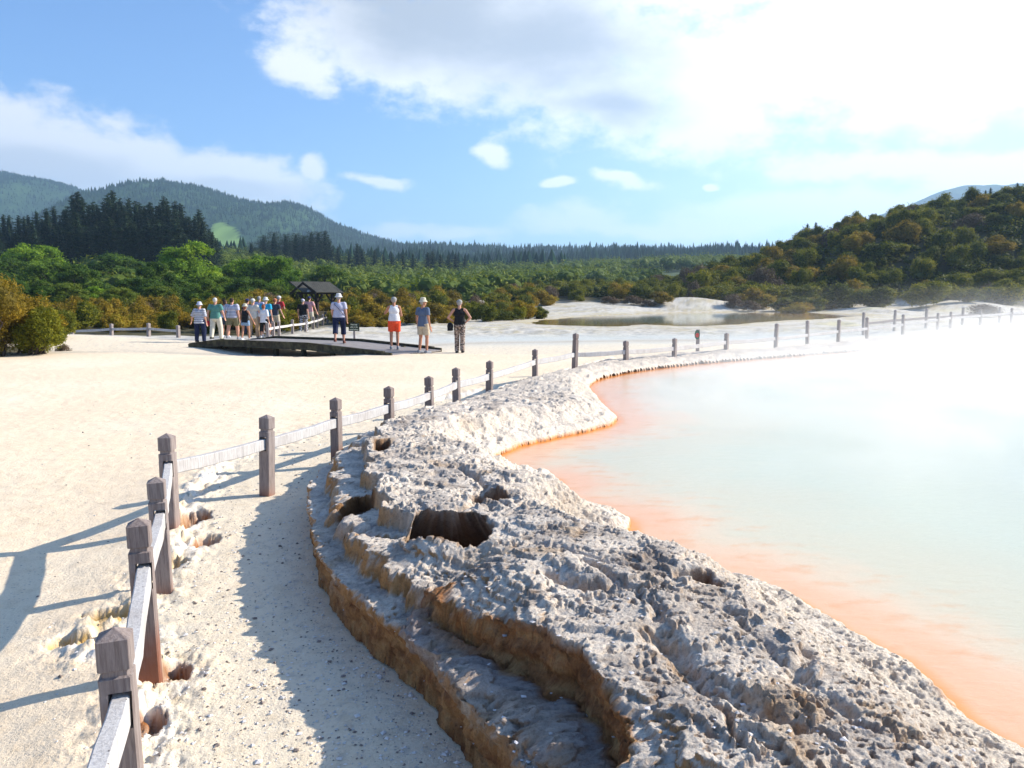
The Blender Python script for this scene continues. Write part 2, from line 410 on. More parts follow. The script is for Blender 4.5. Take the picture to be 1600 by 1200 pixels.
# damp runnel in front of the white bank, running under the boardwalk
run = [(-40, 21.0), (-22, 22.6), (-16, 24.2), (-12, 25.8), (-8.5, 26.6), (-4.5, 29.5), (0, 31.5), (8, 33)]
dr, _, _, _ = polydist(X, Y + .5 * f1, run)
C = lerp(C, (0.42, 0.38, 0.30), np.exp(-(dr / .42) ** 2) * .75)
C = lerp(C, (0.58, 0.50, 0.40), np.exp(-(dr / 1.3) ** 2) * .5)
# soil and scrub litter further out
soil = np.maximum(ss(r_ + 6 * f1, 104, 112), ss(hill_right(X, Y), .25, 1.0))
soil = np.maximum(soil, ss(Y - 36.2 + (.25 * (X + 18)) * 0 + f1 * .6, -.4, .4) * ss(-X - 11.2, -1.2, .6))
soil = np.maximum(soil, (1 - ss(np.hypot((X + 18.2) / 3.6, (Y - 25.5) / 3.0) + .3 * f2, .7, 1.0)))
C = lerp(C, (0.07, 0.06, 0.022), soil)
C = lerp(C, (0.06, 0.09, 0.03), ss(r_, 120, 200))
Z = Z + 0
m, t, b = mat_new('sinter_ground')
ca = attr(t)
n1 = noise(t, 60, 6, 0.65); n2 = noise(t, 9, 5, 0.6); n3 = noise(t, 260, 3, 0.6)
sp = t.nodes.new('ShaderNodeTexVoronoi'); sp.inputs['Scale'].default_value = 55
tcn = t.nodes.new('ShaderNodeTexCoord'); t.links.new(tcn.outputs['Object'], sp.inputs[0])
dk = mixc(t, smooth(t, n1, 0.50, 0.72, 0, .42), ca, mixc(t, 1.0, ca, (0.70, 0.61, 0.50), 'MULTIPLY'))
dk = mixc(t, smooth(t, n2, 0.45, 0.75, 0, .5), dk, mixc(t, 1.0, dk, (0.80, 0.74, 0.66), 'MULTIPLY'))
sepc = t.nodes.new('ShaderNodeSeparateColor'); t.links.new(sp.outputs['Color'], sepc.inputs[0])
spk = mth(t, 'MULTIPLY', smooth(t, sepc.outputs[0], 0.86, 0.9), smooth(t, sp.outputs['Distance'], 0.45, 0.25))
dk = mixc(t, mth(t, 'MULTIPLY', spk, 0.55), dk, (0.30, 0.26, 0.24))
t.links.new(dk, b.inputs['Base Color']); b.inputs['Roughness'].default_value = 0.95
pr = bump(t, b, n2, 0.35, 0.03); pr = bump(t, b, n1, 0.6, 0.014, pr); bump(t, b, n3, 0.4, 0.004, pr)
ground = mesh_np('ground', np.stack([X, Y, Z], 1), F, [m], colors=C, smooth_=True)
tag(ground, kind='structure')

# ================================================================== ROCK SHELF
rs = np.concatenate([np.geomspace(1.2, 2.0, 90)[:-1], np.geomspace(2.0, 12, 820)[:-1], np.geomspace(12, 50, 260)])
th = np.linspace(-24, 44, 860) * D2R
X, Y, F = polar_grid(rs, th)
wx = X + 0.045 * fbm(X * 4, Y * 4, 4) + 0.012 * fbm(X * 20, Y * 20, 2)
wy = Y + 0.045 * fbm(X * 4 + 50, Y * 4, 4) + 0.012 * fbm(X * 20 + 9, Y * 20, 2)
IN = inside(wx, wy, ROCKPOLY)
idx = np.full(len(X), -1); keep = IN.copy()
# keep a vertex if any face touching it has all corners inside
fk = IN[F].all(1); F = F[fk]
used_ = np.zeros(len(X), bool); used_[F.ravel()] = True
idx[used_] = np.arange(used_.sum()); F = idx[F]
X, Y, wx, wy = X[used_], Y[used_], wx[used_], wy[used_]
so, arc, onx, ony = polydist(wx, wy, OUT)
si, arci, inx, iny = polydist(wx, wy, INN)
GB = ground_raw(X, Y)
SC = chaikin([P(px, py, .40) for px, py in ((520, 1010), (560, 968), (605, 945), (650, 920), (690, 912), (720, 930), (760, 958), (800, 985), (860, 1015), (915, 1052), (962, 1095), (992, 1150), (1003, 1200), (1010, 1330), (1010, 1600))], 1)
LLP = [P(470, 1020)] + SC[1:] + [(SC[-1][0], -1), (-1.5, -1), (-1.2, 3)]
jx = wx + .07 * fbm(X * 3 + 2, Y * 3, 3); jy = wy + .07 * fbm(X * 3, Y * 3 + 5, 3)
ds, arcs, scx_, scy_ = polydist(jx, jy, SC)
ill = inside(jx, jy, LLP)
sds = np.where(ill, -ds, ds)
scx, scy = scx_, scy_
kup = ss(sds, -.055, .055)            # 0 on the lower ledge, 1 on the upper shelf
H = 0.49 - 0.21 * ss(Y, 7, 14) - 0.06 * ss(Y, 15, 25)
H = H + 0.05 * fbm(X * .9, Y * .9, 3)
# strata on the path side: stepped lips
nq = 0.10 * fbm(X * 2.2, Y * 2.2, 4) + 0.03 * fbm(X * 9, Y * 9, 3)
steps = 0.46 * ss(so, 0.0, 0.11) + 0.28 * ss(so + nq, 0.21, 0.245) + 0.26 * ss(so + nq * 1.6, 0.41, 0.445)
lowledge = 0.48 * ss(so, 0.0, 0.11) + 0.12 * ss(so + nq, .12, .2)
near = 1 - ss(Y, 7, 12)
qn = (1 - ss(ds, .45, 1.0)) * ss(so, .22, .45) * ss(arcs, .3, .8)
prof = lowledge * (1 - kup) + (steps * (1 - qn) + qn * (.93 + .07 * ss(sds, .05, .5))) * kup
soft = ss(so, 0, 0.55)
prof = prof * near + (0.45 * prof + 0.55 * soft) * (1 - near)
top = H * prof
# channel below the scarp
ch = -0.06 * ss(-sds, 0, .05) * (1 - ss(ds + .06 * fbm(X * 4, Y * 4, 3), 0.05, 0.26))
top = np.where(ill, np.maximum(top + ch * ss(so, .1, .3), 0.02), top)
# upper scarp, sharp
upper = H * (steps * 0 + 1)
top = np.where(ill, top, top)
# inner slope to the water
inn_soft = np.minimum(1, si / (0.55 + 0.25 * fbm(X * .8 + 4, Y * .8, 2)))
lip_w = WATER_Z - GB * 1.0
br = ss(X, 0.7, 2.2) * (1 - ss(Y, 5.6, 7.2))
inner = (WATER_Z - 0.06) + 0.10 * ss(si, 0.0, 0.03) + (0.05 + 0.035 * fbm(X * 3, Y * 3, 2)) * ss(si, .03, .15) + (0.36 - .10 * br) * ss((si + 0.12 * fbm(X * 2.5, Y * 2.5, 3)) / (1 + br * .5), 0.12, 0.85)
# near right, the shelf leans down broadly to the pool

zz = GB + top
zz = np.where(zz < inner, zz, inner + 0) if False else -np.log(np.exp(-zz * 28) + np.exp(-inner * 28)) / 28 + 0.015
# ---- relief
fade = ss(so, 0.02, .1) * ss(si, .02, .1)
av = arc if True else arci
rl = ridge(arc * 1.1 + fbm(X * 2, Y * 2, 2) * .6, so * 5.0 + fbm(X * 1.7, Y * 1.7, 3) * 1.6, 3, .55)     # ridges that run along the rim
f_lo = fbm(X * 2.2, Y * 2.2, 3, off=7)
f_md = fbm(X * 8, Y * 8, 4, .6, off=3)
f_hi = fbm(X * 30, Y * 30, 3, .6, off=5)
pits = ss(fbm(X * 11, Y * 15, 3, .55, off=21), .18, .5)
crs = ss(fbm(X * 1.5 + 8, Y * 1.5, 4), -.15, .22)        # where the crust is rough
zz = zz + fade * (0.026 * (rl - .2) * ss(so, .25, .5) + 0.030 * f_lo + (0.011 + .030 * ill) * f_md * (.08 + 1.3 * crs) + 0.002 * f_hi + 0.013 * (ridge(arc * 4, so * 11, 3, .6, off=4) - .3) * (.3 + crs) * (~ill) - 0.024 * pits * (.3 + crs) * ss(so, .2, .5) * (Y < 16) - .018 * ss(fbm(X * 22, Y * 30, 2, off=60), .20, .42) * (Y < 8))
# terrace the plateau lightly so that thin sheets break off
wq = 1.6 * fbm(X * 1.3, Y * 1.3, 3)
tq = zz / 0.024 + wq
tz = (np.floor(tq) + ss(tq - np.floor(tq), .74, .96)) * 0.024 - wq * 0.024
bl = 0.85 * ss(so, .1, .3) * ss(si, .12, .4) * (1 - ss(Y, 12, 18)) * (~ill) + .45 * ill
zz = zz * (1 - bl) + (tz + .008) * bl
zz = zz + fade * (.006 * f_hi * (.4 + crs) + .005 * fbm(X * 70, Y * 70, 2, off=33) * (Y < 6))
# scarp: everything on its plateau side keeps height, so the cut is sheer
# low steps on the inner flank seen as dark broken lines
def crack(pts, z, wdt, dep):
    global zz
    L_ = chaikin([P(a, b_, z) for a, b_ in pts], 2)
    q, _, _, _ = polydist(wx + .02 * f_md, wy + .02 * f_md, L_)
    zz = zz - dep * np.exp(-(q / wdt) ** 2)
    return q
crack([(860, 925), (890, 938), (930, 942), (960, 940)], .42, .035, .06)
crack([(1060, 925), (1090, 920), (1130, 935)], .42, .04, .08)
crack([(1040, 1040), (1080, 1085), (1130, 1120), (1180, 1160), (1230, 1190)], .38, .05, .06)
crack([(1260, 1060), (1240, 1110), (1290, 1150), (1330, 1180)], .35, .03, .04)
crack([(1100, 1150), (1130, 1190), (1150, 1240)], .36, .012, .05)
crack([(905, 905), (960, 930), (1010, 965), (1040, 1000)], .42, .025, .035)
crack([(1130, 985), (1180, 1040), (1250, 1090)], .40, .03, .03)
crack([(830, 870), (880, 880), (930, 905), (990, 915)], .42, .03, .035)
crack([(720, 745), (760, 770), (745, 800), (720, 812)], .42, .03, .05)
crack([(560, 820), (600, 835), (632, 840)], .36, .03, .05)
fx_, fy_ = P(700, 892, .38)
zz = zz - .10 * np.exp(-((X - fx_) / .26) ** 2 - ((Y - fy_) / .15) ** 2) * ss(so, .2, .4)
# ---- holes: (polygon px, z level, floor z, undercut)
HOLES = [(((648, 828), (662, 822), (700, 824), (735, 828), (762, 834), (768, 868), (748, 876), (700, 872), (665, 866), (640, 858), (636, 842)), .38, -.04, .55),
         (((536, 792), (560, 780), (582, 782), (585, 795), (560, 806), (540, 804)), .36, .24, .10),
         (((584, 714), (606, 712), (610, 726), (590, 734)), .36, .16, .10),
         (((745, 790), (770, 787), (800, 795), (790, 803), (750, 800)), .42, .30, .08),
         (((1080, 918), (1105, 916), (1128, 930), (1118, 936), (1090, 930)), .42, .30, .06)]
HX = np.zeros(len(X)); HY = np.zeros(len(X)); hole = np.zeros(len(X))
for pts, zl, zf, uc in HOLES:
    pp = [P(a, b_, zl) for a, b_ in pts]
    cx = sum(p[0] for p in pp) / len(pp); cy = sum(p[1] for p in pp) / len(pp)
    qd, _, _, _ = polydist(wx, wy, pp, True); qi = inside(wx, wy, pp)
    s_ = np.where(qi, qd, -qd)
    k = ss(s_, -0.005, 0.035)
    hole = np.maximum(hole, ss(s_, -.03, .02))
    k = ss(s_ + (.055 if uc > .3 else .03) * fbm(X * 6, Y * 6, 3, .6, off=44) + .01 * f_hi, -0.005, 0.03)
    zz = zz * (1 - k) + (zf + .05 * f_md) * k
    # floor and wall run back under the lip
    HY = HY + k * uc * ss(Y - cy, -.25, .25) ; HX = HX + k * uc * .6 * np.tanh((X - cx) * 5)
# ---- overhangs
g_ = np.gradient
hgt = (zz - GB)
sh_ = np.where(so < .11, .80 * so, .088 * (1 - ss(so, .11, .38)))              # stands the soft profile up into a steep face
strat = .030 * fbm(arc * 1.5, zz * 26, 3, .5, off=3) + .038 * fbm(arc * 7, zz * 11, 4, .6) + .016 * fbm(arc * 24, zz * 26, 3)
wallk = 1 - ss(so, .30, .5)
lipo = .035 * ss(hgt, H * .30, H * .46) * (1 - ss(so, .12, .3)) - .02 * (1 - ss(hgt, .02, .12))
uc = (sh_ + (strat + lipo) * wallk * ss(so, 0, .03)) * (near * .8 + .2)
nsc = (1 - hole)
VX = X + HX - onx * uc * nsc; VY = Y + HY - ony * uc * nsc
# the inner scarp is stood up the same way
kk = np.where(np.abs(sds) < .055, .85 * ds, .047 * (1 - ss(ds, .055, .2))) * near * nsc * ss(so, .1, .3)
str2 = (.022 * fbm(arcs * 2, zz * 24, 3, off=5) + .026 * fbm(arcs * 9, zz * 12, 3, off=8)) * (1 - ss(ds, .05, .14)) * near * nsc * ss(so, .1, .3)
sg_ = np.where(ill, 1.0, -1.0)
VX = VX - scx * kk + scx * sg_ * (str2 + .0); VY = VY - scy * kk + scy * sg_ * (str2 + .0)
ucs = 0.03 * (1 - ss(ds, .0, .08)) * (~ill)
edge0 = so < 0.012
zz = np.where(edge0, np.minimum(zz, GB - .02), zz)
# ---- pigment, with shade painted into the holes and below the scarp
n = len(X)
# slope from the grid itself
bmv = np.stack([VX, VY, zz], 1)
nrm = np.zeros((n, 3)); a_, b_, c_, d_ = (bmv[F[:, i]] for i in range(4))
fn = np.cross(c_ - a_, d_ - b_); 
for i in range(4): np.add.at(nrm, F[:, i], fn)
nrm /= np.linalg.norm(nrm, axis=1)[:, None] + 1e-12
nz_ = np.abs(nrm[:, 2])
C = np.zeros((n, 3)) + np.array((0.50, 0.455, 0.42))
C = lerp(C, (0.82, 0.735, 0.64), ss(fbm(X * 3, Y * 3, 4, off=2) + .5 * f_hi, -.35, .35))
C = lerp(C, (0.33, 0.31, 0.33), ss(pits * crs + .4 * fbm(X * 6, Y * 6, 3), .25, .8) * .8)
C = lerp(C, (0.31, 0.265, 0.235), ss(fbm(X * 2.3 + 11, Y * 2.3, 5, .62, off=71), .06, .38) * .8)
C = lerp(C, (0.46, 0.30, 0.15), ss(fbm(X * 1.9 + 31, Y * 1.9, 5, .6, off=91), .16, .42) * .5 * (Y < 9))
C = lerp(C, (0.82, 0.735, 0.63), (1 - ss((si + .15 * f_lo) / (1 + .9 * br), .25, .75)) * .9)
C = lerp(C, (0.80, 0.74, 0.67), ss(fbm(X * 1.7 + 3, Y * 1.7, 3, off=15), -.05, .45) * .7)
C = lerp(C, (0.62, 0.57, 0.51), ss(Y, 9, 14) * .55)
C = lerp(C, (0.50, 0.40, 0.30), ss(fbm(X * 1.1 + 3, Y * 1.1, 3, off=11), .15, .6) * .4)
wallside = (1 - ss(so, .35, .55)) * near
C = lerp(C, (0.50, 0.29, 0.13), (1 - ss(nz_, .35, .7)) * np.maximum(wallside, .35) * ss(si, .15, .4) * ss(fbm(arc * 2, so * 4, 3, off=14), -.5, -.1))
wn = fbm(arc * 9, zz * 18, 4, .6); wk = (1 - ss(so, .07, .115)) * near * (1 - .75 * ss(hgt + .05 * fbm(arc * 4, so * 3, 3), H * .34, H * .42))
C = lerp(C, (0.40, 0.205, 0.085), wk * .95)
C = lerp(C, (0.20, 0.085, 0.035), wk * ss(wn, .02, .4) * .85)
C = lerp(C, (0.56, 0.36, 0.17), wk * ss(-wn, .05, .45) * .7)
C = lerp(C, (0.60, 0.50, 0.38), wk * ss(fbm(arc * 3, zz * 4, 3, off=9), .1, .4) * .6 * ss(Y, 3.6, 5.2))
C = lerp(C, (0.34, 0.30, 0.30), (ill & (so > .06)) * (1 - ss(ds, .05, .3)) * .8)  # grey band at the scarp foot, its shade put into the colour
C = lerp(C, (0.40, 0.28, 0.18), (ill & (so > .06)) * ss(fbm(X * 4, Y * 4, 4, off=8), -.25, .35) * .75)
C = lerp(C, (0.62, 0.55, 0.47), (ill & (so > .06)) * ss(fbm(X * 7, Y * 7, 4, off=18), .12, .5) * .8)
scw = (1 - ss(np.abs(sds), .05, .075)) * (1 - ss(hgt, H * .88, H * .97)) * near * ss(so, .12, .25)
C = lerp(C, (0.38, 0.17, 0.06), scw * .95)
C = lerp(C, (0.18, 0.075, 0.03), scw * ss(fbm(arcs * 10, zz * 22, 4, .6), 0, .35) * .8)
C = lerp(C, (0.58, 0.36, 0.16), scw * ss(fbm(arcs * 5, zz * 30, 3, off=6), .1, .4) * .6)
C = lerp(C, (0.20, 0.105, 0.05), hole * .9)  # brown inside the holes, darkened in the colour to deepen their shade
C = lerp(C, (0.80, 0.30, 0.04), (1 - ss(zz - WATER_Z, 0.005, 0.05 + .02 * f_md)) * (1 - ss(si, .05, .2)))
ow = np.exp(-((X - P(1515, 1120, .1)[0]) / .12) ** 2 - ((Y - P(1515, 1120, .1)[1]) / .15) ** 2)
C = lerp(C, (0.80, 0.28, 0.03), ow * ss(f_md, 0, .3))
C = C * np.array((1.03, .985, .915))
m, t, b = mat_new('sinter_rock')
ca = attr(t)
n1 = noise(t, 38, 7, 0.7); n2 = noise(t, 130, 5, 0.65); n3 = noise(t, 11, 5, 0.6)
dk = mixc(t, smooth(t, n1, 0.46, 0.62, 0, .7), ca, mixc(t, 1.0, ca, (0.68, 0.64, 0.63), 'MULTIPLY'))
dk = mixc(t, smooth(t, n2, 0.50, 0.68, 0, .5), dk, mixc(t, 1.0, dk, (0.62, 0.56, 0.52), 'MULTIPLY'))
dk = mixc(t, smooth(t, n3, 0.52, 0.72, 0, .35), dk, mixc(t, 1.0, dk, (1.15, 1.08, 1.0), 'MULTIPLY'))
t.links.new(dk, b.inputs['Base Color']); b.inputs['Roughness'].default_value = 0.92
v1 = t.nodes.new('ShaderNodeTexVoronoi'); v1.inputs['Scale'].default_value = 42; v1.feature = 'SMOOTH_F1'
tcn = t.nodes.new('ShaderNodeTexCoord'); t.links.new(tcn.outputs['Object'], v1.inputs[0])
p1 = bump(t, b, v1.outputs['Distance'], 0.45, 0.012)
p2 = bump(t, b, n1, 0.7, 0.024, p1); bump(t, b, n2, 0.8, 0.010, p2)
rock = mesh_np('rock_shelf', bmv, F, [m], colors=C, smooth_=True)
tag(rock, kind='structure')
ROCK_X, ROCK_Y, ROCK_Z = VX, VY, zz

# ================================================================== POOL WATER
rs = np.concatenate([np.geomspace(1.6, 12, 260)[:-1], np.geomspace(12, 90, 120)])
th = np.linspace(-8, 100, 420) * D2R
X, Y, F = polar_grid(rs, th)
dp, arcp, _, _ = polydist(X, Y, INN)
ipl = inside(X, Y, POOL)
sp_ = np.where(ipl, dp, -dp)
ok = sp_ > -0.35
F = F[ok[F].all(1)]; used_ = np.zeros(len(X), bool); used_[F.ravel()] = True
idx = np.full(len(X), -1); idx[used_] = np.arange(used_.sum()); F = idx[F]
X, Y, sp_ = X[used_], Y[used_], sp_[used_]
wv_ = sp_ + .45 * fbm(X * .9, Y * 1.4, 5, .6) * np.minimum(1, np.abs(sp_) * 1.5) + .05 * fbm(X * 4, Y * 4, 3) * np.minimum(1, np.abs(sp_) * 3)
scl = 1 + ss(Y, 6, 16) * .5
C = np.zeros((len(X), 3)) + np.array((0.78, 0.27, 0.05))
C = lerp(C, (0.74, 0.41, 0.24), ss(wv_ / scl, .01, .12))
C = lerp(C, (0.66, 0.50, 0.34), ss(wv_ / scl, .2, .6))
C = lerp(C, (0.55, 0.51, 0.37), ss(wv_ / scl, .45, 1.0))
C = lerp(C, (0.49, 0.52, 0.40), ss(wv_ / scl, 1.0, 2.4))
C = lerp(C, (0.45, 0.50, 0.42), ss(wv_ / scl, 2.4, 6))
C = lerp(C, (0.66, 0.30, 0.12), ss(fbm(X * 3, Y * 8, 5, .6), .0, .5) * (1 - ss(wv_, .5, 1.3)) * .55)
m, t, b = mat_new('pool_water')
ca = attr(t)
t.links.new(ca, b.inputs['Base Color']); b.inputs['Roughness'].default_value = 0.22; b.inputs['IOR'].default_value = 1.33; b.inputs['Specular IOR Level'].default_value = 0.5
p1 = bump(t, b, noise(t, 7, 4, .6, stretch=(1, 2.2, 1), dist=.4), 0.35, 0.012)
bump(t, b, noise(t, 45, 3, .5, stretch=(1, 1.6, 1)), 0.25, 0.002, p1)
pw = mesh_np('pool_water', np.stack([X, Y, np.full(len(X), WATER_Z)], 1), F, [m], colors=C, smooth_=True)
tag(pw, kind='structure')
# ---- pond behind the path
xs = np.linspace(-8, 50, 200); ys = np.linspace(38, 110, 200)
XX, YY = np.meshgrid(xs, ys, indexing='ij'); X, Y = XX.ravel(), YY.ravel()
i, j = np.meshgrid(np.arange(199), np.arange(199), indexing='ij'); a = (i * 200 + j).ravel()
F = np.stack([a, a + 200, a + 201, a + 1], 1)
dq, _, _, _ = polydist(X, Y, POND, True); iq = inside(X, Y, POND); sq = np.where(iq, dq, -dq)
ok = sq > -2.5; F = F[ok[F].all(1)]; used_ = np.zeros(len(X), bool); used_[F.ravel()] = True
idx = np.full(len(X), -1); idx[used_] = np.arange(used_.sum()); F = idx[F]; X, Y, sq = X[used_], Y[used_], sq[used_]
C = np.zeros((len(X), 3)) + np.array((0.30, 0.21, 0.06))
C = lerp(C, (0.20, 0.24, 0.15), ss(sq + 3 * fbm(X * .1, Y * .2, 3), 2, 6) * (1 - ss(X, 20, 30)))
C = lerp(C, (0.42, 0.24, 0.07), ss(X, 18, 28))
m, t, b = mat_new('pond_water')
t.links.new(attr(t), b.inputs['Base Color']); b.inputs['Roughness'].default_value = 0.06; b.inputs['Specular IOR Level'].default_value = 0.5
bump(t, b, noise(t, 2.5, 4, .6), 0.06, 0.01)
po = mesh_np('pond_water', np.stack([X, Y, np.full(len(X), -0.02)], 1), F, [m], colors=C, smooth_=True)
tag(po, kind='structure')
# ================================================================== FENCES
def wood_mat(name, c1, c2, red=True, stain=0.30):
    m, t, b = mat_new(name)
    g = noise(t, 14, 6, .7, stretch=(6, 6, .45), dist=.3)
    g2 = noise(t, 3, 4, .6)
    c = mixc(t, smooth(t, g, .38, .68), c1, c2)
    c = mixc(t, smooth(t, g2, .45, .75, 0, .6), c, mixc(t, 1.0, c, (0.72, 0.66, 0.62), 'MULTIPLY'))
    gc = noise(t, 26, 3, .5, stretch=(3, 3, .12))
    c = mixc(t, smooth(t, gc, .66, .72, 0, .75), c, (0.06, 0.045, 0.04))
    if red:
        tc_ = t.nodes.new('ShaderNodeTexCoord'); s = t.nodes.new('ShaderNodeSeparateXYZ'); t.links.new(tc_.outputs['Object'], s.inputs[0])
        zf = mth(t, 'ADD', s.outputs[2], mth(t, 'MULTIPLY', g, 0.12))
        oi = node(t, 'ShaderNodeObjectInfo'); zf = mth(t, 'SUBTRACT', zf, mth(t, 'MULTIPLY', mth(t, 'SUBTRACT', oi.outputs['Random'], .5), .22))
        c = mixc(t, mth(t, 'MULTIPLY', smooth(t, zf, stain, stain - .22, 0, .9), smooth(t, g2, .30, .55, .45, 1.0)), c, (0.26, 0.095, 0.05))
        c = mixc(t, mth(t, 'MULTIPLY', oi.outputs['Random'], .5), c, mixc(t, 1.0, c, (.72, .66, .64), 'MULTIPLY'))
    t.links.new(c, b.inputs['Base Color']); b.inputs['Roughness'].default_value = .8
    bump(t, b, g, .6, .006)
    return m
W_POST = wood_mat('weathered_post_wood', (0.32, 0.265, 0.24), (0.20, 0.155, 0.14))
W_POST_FAR = wood_mat('grey_post_wood', (0.34, 0.29, 0.27), (0.22, 0.18, 0.165), red=False)
W_RAIL = wood_mat('bleached_rail_wood', (0.60, 0.57, 0.54), (0.42, 0.39, 0.37), red=False)
DARK = plain('dark_recess', (0.02, 0.015, 0.012), bmp=0)
def bool_cut(o, cutter):
    md = o.modifiers.new('cut', 'BOOLEAN'); md.operation = 'DIFFERENCE'; md.object = cutter; md.solver = 'EXACT'
    dg = bpy.context.evaluated_depsgraph_get(); dg.update()
    me = bpy.data.meshes.new_from_object(o.evaluated_get(dg)); o.modifiers.clear()
    old = o.data; o.data = me; bpy.data.meshes.remove(old)
def post_bm(w_, h, below):
    bm = bmesh.new(); a = w_ / 2
    prof = [(-below, a), (h - .215, a), (h - .205, a - .001), (h - .155, a), (h - .150, a - .010), (h - .132, a - .010), (h - .127, a), (h - .028, a), (h, .004)]
    rings = []
    for z, r in prof:
        ch = min(.007, r * .4)
        pts = [(r, -r + ch), (r, r - ch), (r - ch, r), (-r + ch, r), (-r, r - ch), (-r, -r + ch), (-r + ch, -r), (r - ch, -r)]
        rings.append([bm.verts.new((x, y, z)) for x, y in pts])
    for q, s in zip(rings[:-1], rings[1:]):
        for i in range(8): bm.faces.new((q[i], q[(i + 1) % 8], s[(i + 1) % 8], s[i]))
    bm.faces.new(rings[0][::-1]); bm.faces.new(rings[-1])
    return bm
def build_fence(pts, label, rail_drop=.22, pw_=.102, rail=(.058, .10), root_label=None, cut=0, mat=None, rmat=None, tops=None, tall=(), skip=(), norail=()):
    """pts: list of (x, y, height); one fence = posts and rails as parts"""
    root = empty('timber_fence', (pts[0][0], pts[0][1], gh(pts[0][0], pts[0][1])))
    tag(root, label, 'fence')
    ox, oy, oz = root.location
    P3 = [Vector((x, y, gh(x, y))) for x, y, h in pts]
    ends = []
    for i, (x, y, h) in enumerate(pts):
        a = P3[max(i - 1, 0)]; b = P3[min(i + 1, len(pts) - 1)]
        d = b - a; yaw = math.atan2(d.y, d.x) - math.pi / 2
        if i in tall: w2 = pw_ * 1.25
        else: w2 = pw_ * random.uniform(.96, 1.04)
        o = bm_obj('post', post_bm(w2, h, .12), mat or W_POST, root)
        o.location = (x - ox, y - oy, P3[i].z - oz)
        o.rotation_euler = (random.uniform(-.025, .025), random.uniform(-.025, .025), yaw + random.uniform(-.05, .05))
        o['_'] = 0; del o['_']
        ends.append(o)
    rails = []
    for i in range(len(pts) - 1):
        if i in norail: continue
        a = P3[i] + Vector((0, 0, min(pts[i][2], .78) - rail_drop - rail[1] / 2)); b = P3[i + 1] + Vector((0, 0, min(pts[i + 1][2], .78) - rail_drop - rail[1] / 2))
        d = (b - a).normalized()
        a2 = a + d * (.018) ; b2 = b - d * .004
        # a sawn rail, a little uneven along its length
        bm = bmesh.new(); ln = (b2 - a2).length; nseg = 8
        side = d.cross(Vector((0, 0, 1))).normalized(); up = side.cross(d)
        prev = None; rr = random.Random(i * 7 + int(abs(pts[0][0]) * 10))
        for k in range(nseg + 1):
            c = a2 + d * (ln * k / nseg) + side * rr.uniform(-.003, .003) + up * (rr.uniform(-.003, .003) - .012 * math.sin(math.pi * k / nseg))
            ww = rail[0] / 2 * rr.uniform(.94, 1.05); hh = rail[1] / 2 * rr.uniform(.94, 1.05)
            ch = .006
            ring = [bm.verts.new(c + side * sx + up * sz - Vector((ox, oy, oz))) for sx, sz in ((ww, -hh + ch), (ww, hh - ch), (ww - ch, hh), (-ww + ch, hh), (-ww, hh - ch), (-ww, -hh + ch), (-ww + ch, -hh), (ww - ch, -hh))]
            if prev:
                for q in range(8): bm.faces.new((prev[q], prev[(q + 1) % 8], ring[(q + 1) % 8], ring[q]))
            else: bm.faces.new(ring[::-1])
            prev = ring
        bm.faces.new(prev); bmesh.ops.recalc_face_normals(bm, faces=bm.faces)
        o = bm_obj('rail', bm, rmat or W_RAIL, root); rails.append(o)
        if i < cut:      # mortises: real slots cut in both posts, a little larger than the rail
            for pi, pt, sg in ((i, a, 1), (i + 1, b, -1)):
                bmc = bmesh.new()
                q0 = pt + d * sg * (-.004 if sg > 0 else -.02); q1 = pt + d * sg * .2
                beam(bmc, q0 + up * .006, q1 + up * .006, rail[0] + .012, rail[1] + .026)
                cu = bm_obj('cutter', bmc, DARK)
                bpy.context.view_layer.update()
                bool_cut(ends[pi], cu)
                me = cu.data; bpy.data.objects.remove(cu); bpy.data.meshes.remove(me)
    return root
def top_at(px, py, z):          # post whose top (z above level) shows at (px, py)
    x, y = P(px, py, z); return x, y
H0 = .75
main = [(-0.93, 1.35, H0)]
for px, py in ((185, 968), (222, 817), (247, 731), (261, 679), (413, 643), (524, 617), (607, 600), (671, 583), (713, 570), (764, 561), (836, 543)):
    x, y = top_at(px, py, H0); main.append((x, y, H0))
x, y = top_at(898, 518, 1.0); main.append((x, y, 1.0))
for px, py, dd in ((979, 532, 18.7), (1054, 528, 20.2), (1135, 520, 22.6), (1213, 505, 24.8), (1263, 500.5, 26.9), (1311, 499, 29), (1356, 495.5, 31), (1412, 491, 33.3), (1466, 488.7, 35.5), (1486, 486.7, 36.8), (1533, 483.5, 39), (1581, 481, 41), (1632, 478, 43)):
    q = PD(px, py, dd); main.append((q[0], q[1], max(.6, min(1.1, q[2] - gh(q[0], q[1])))))
build_fence(main, 'long weathered timber post and rail fence curving round the pool from the near left corner', cut=12)
second = []
for px, py, dd in ((1350.6, 484, 35), (1398.5, 484, 36.6), (1448, 482, 38.3), (1505, 480, 40), (1563, 479.5, 42), (1630, 478, 44)):
    q = PD(px, py, dd); second.append((q[0], q[1], max(.7, min(1.0, q[2] - gh(q[0], q[1])))))
build_fence(second, 'shorter grey fence standing just behind the pool fence at the far right', mat=W_POST_FAR, rmat=W_POST_FAR, rail_drop=.24)
lf = []
for px, py, dd in ((112, 509, 36), (173.5, 505.5, 35.5), (231.5, 504.5, 34.6), (278, 508, 33.8)):
    q = PD(px, py, dd); lf.append((q[0], q[1], q[2] - gh(q[0], q[1])))
build_fence(lf, 'short fence of three rails in front of the orange scrub at the left', mat=W_POST_FAR, rmat=W_RAIL, rail_drop=.2, pw_=.13)
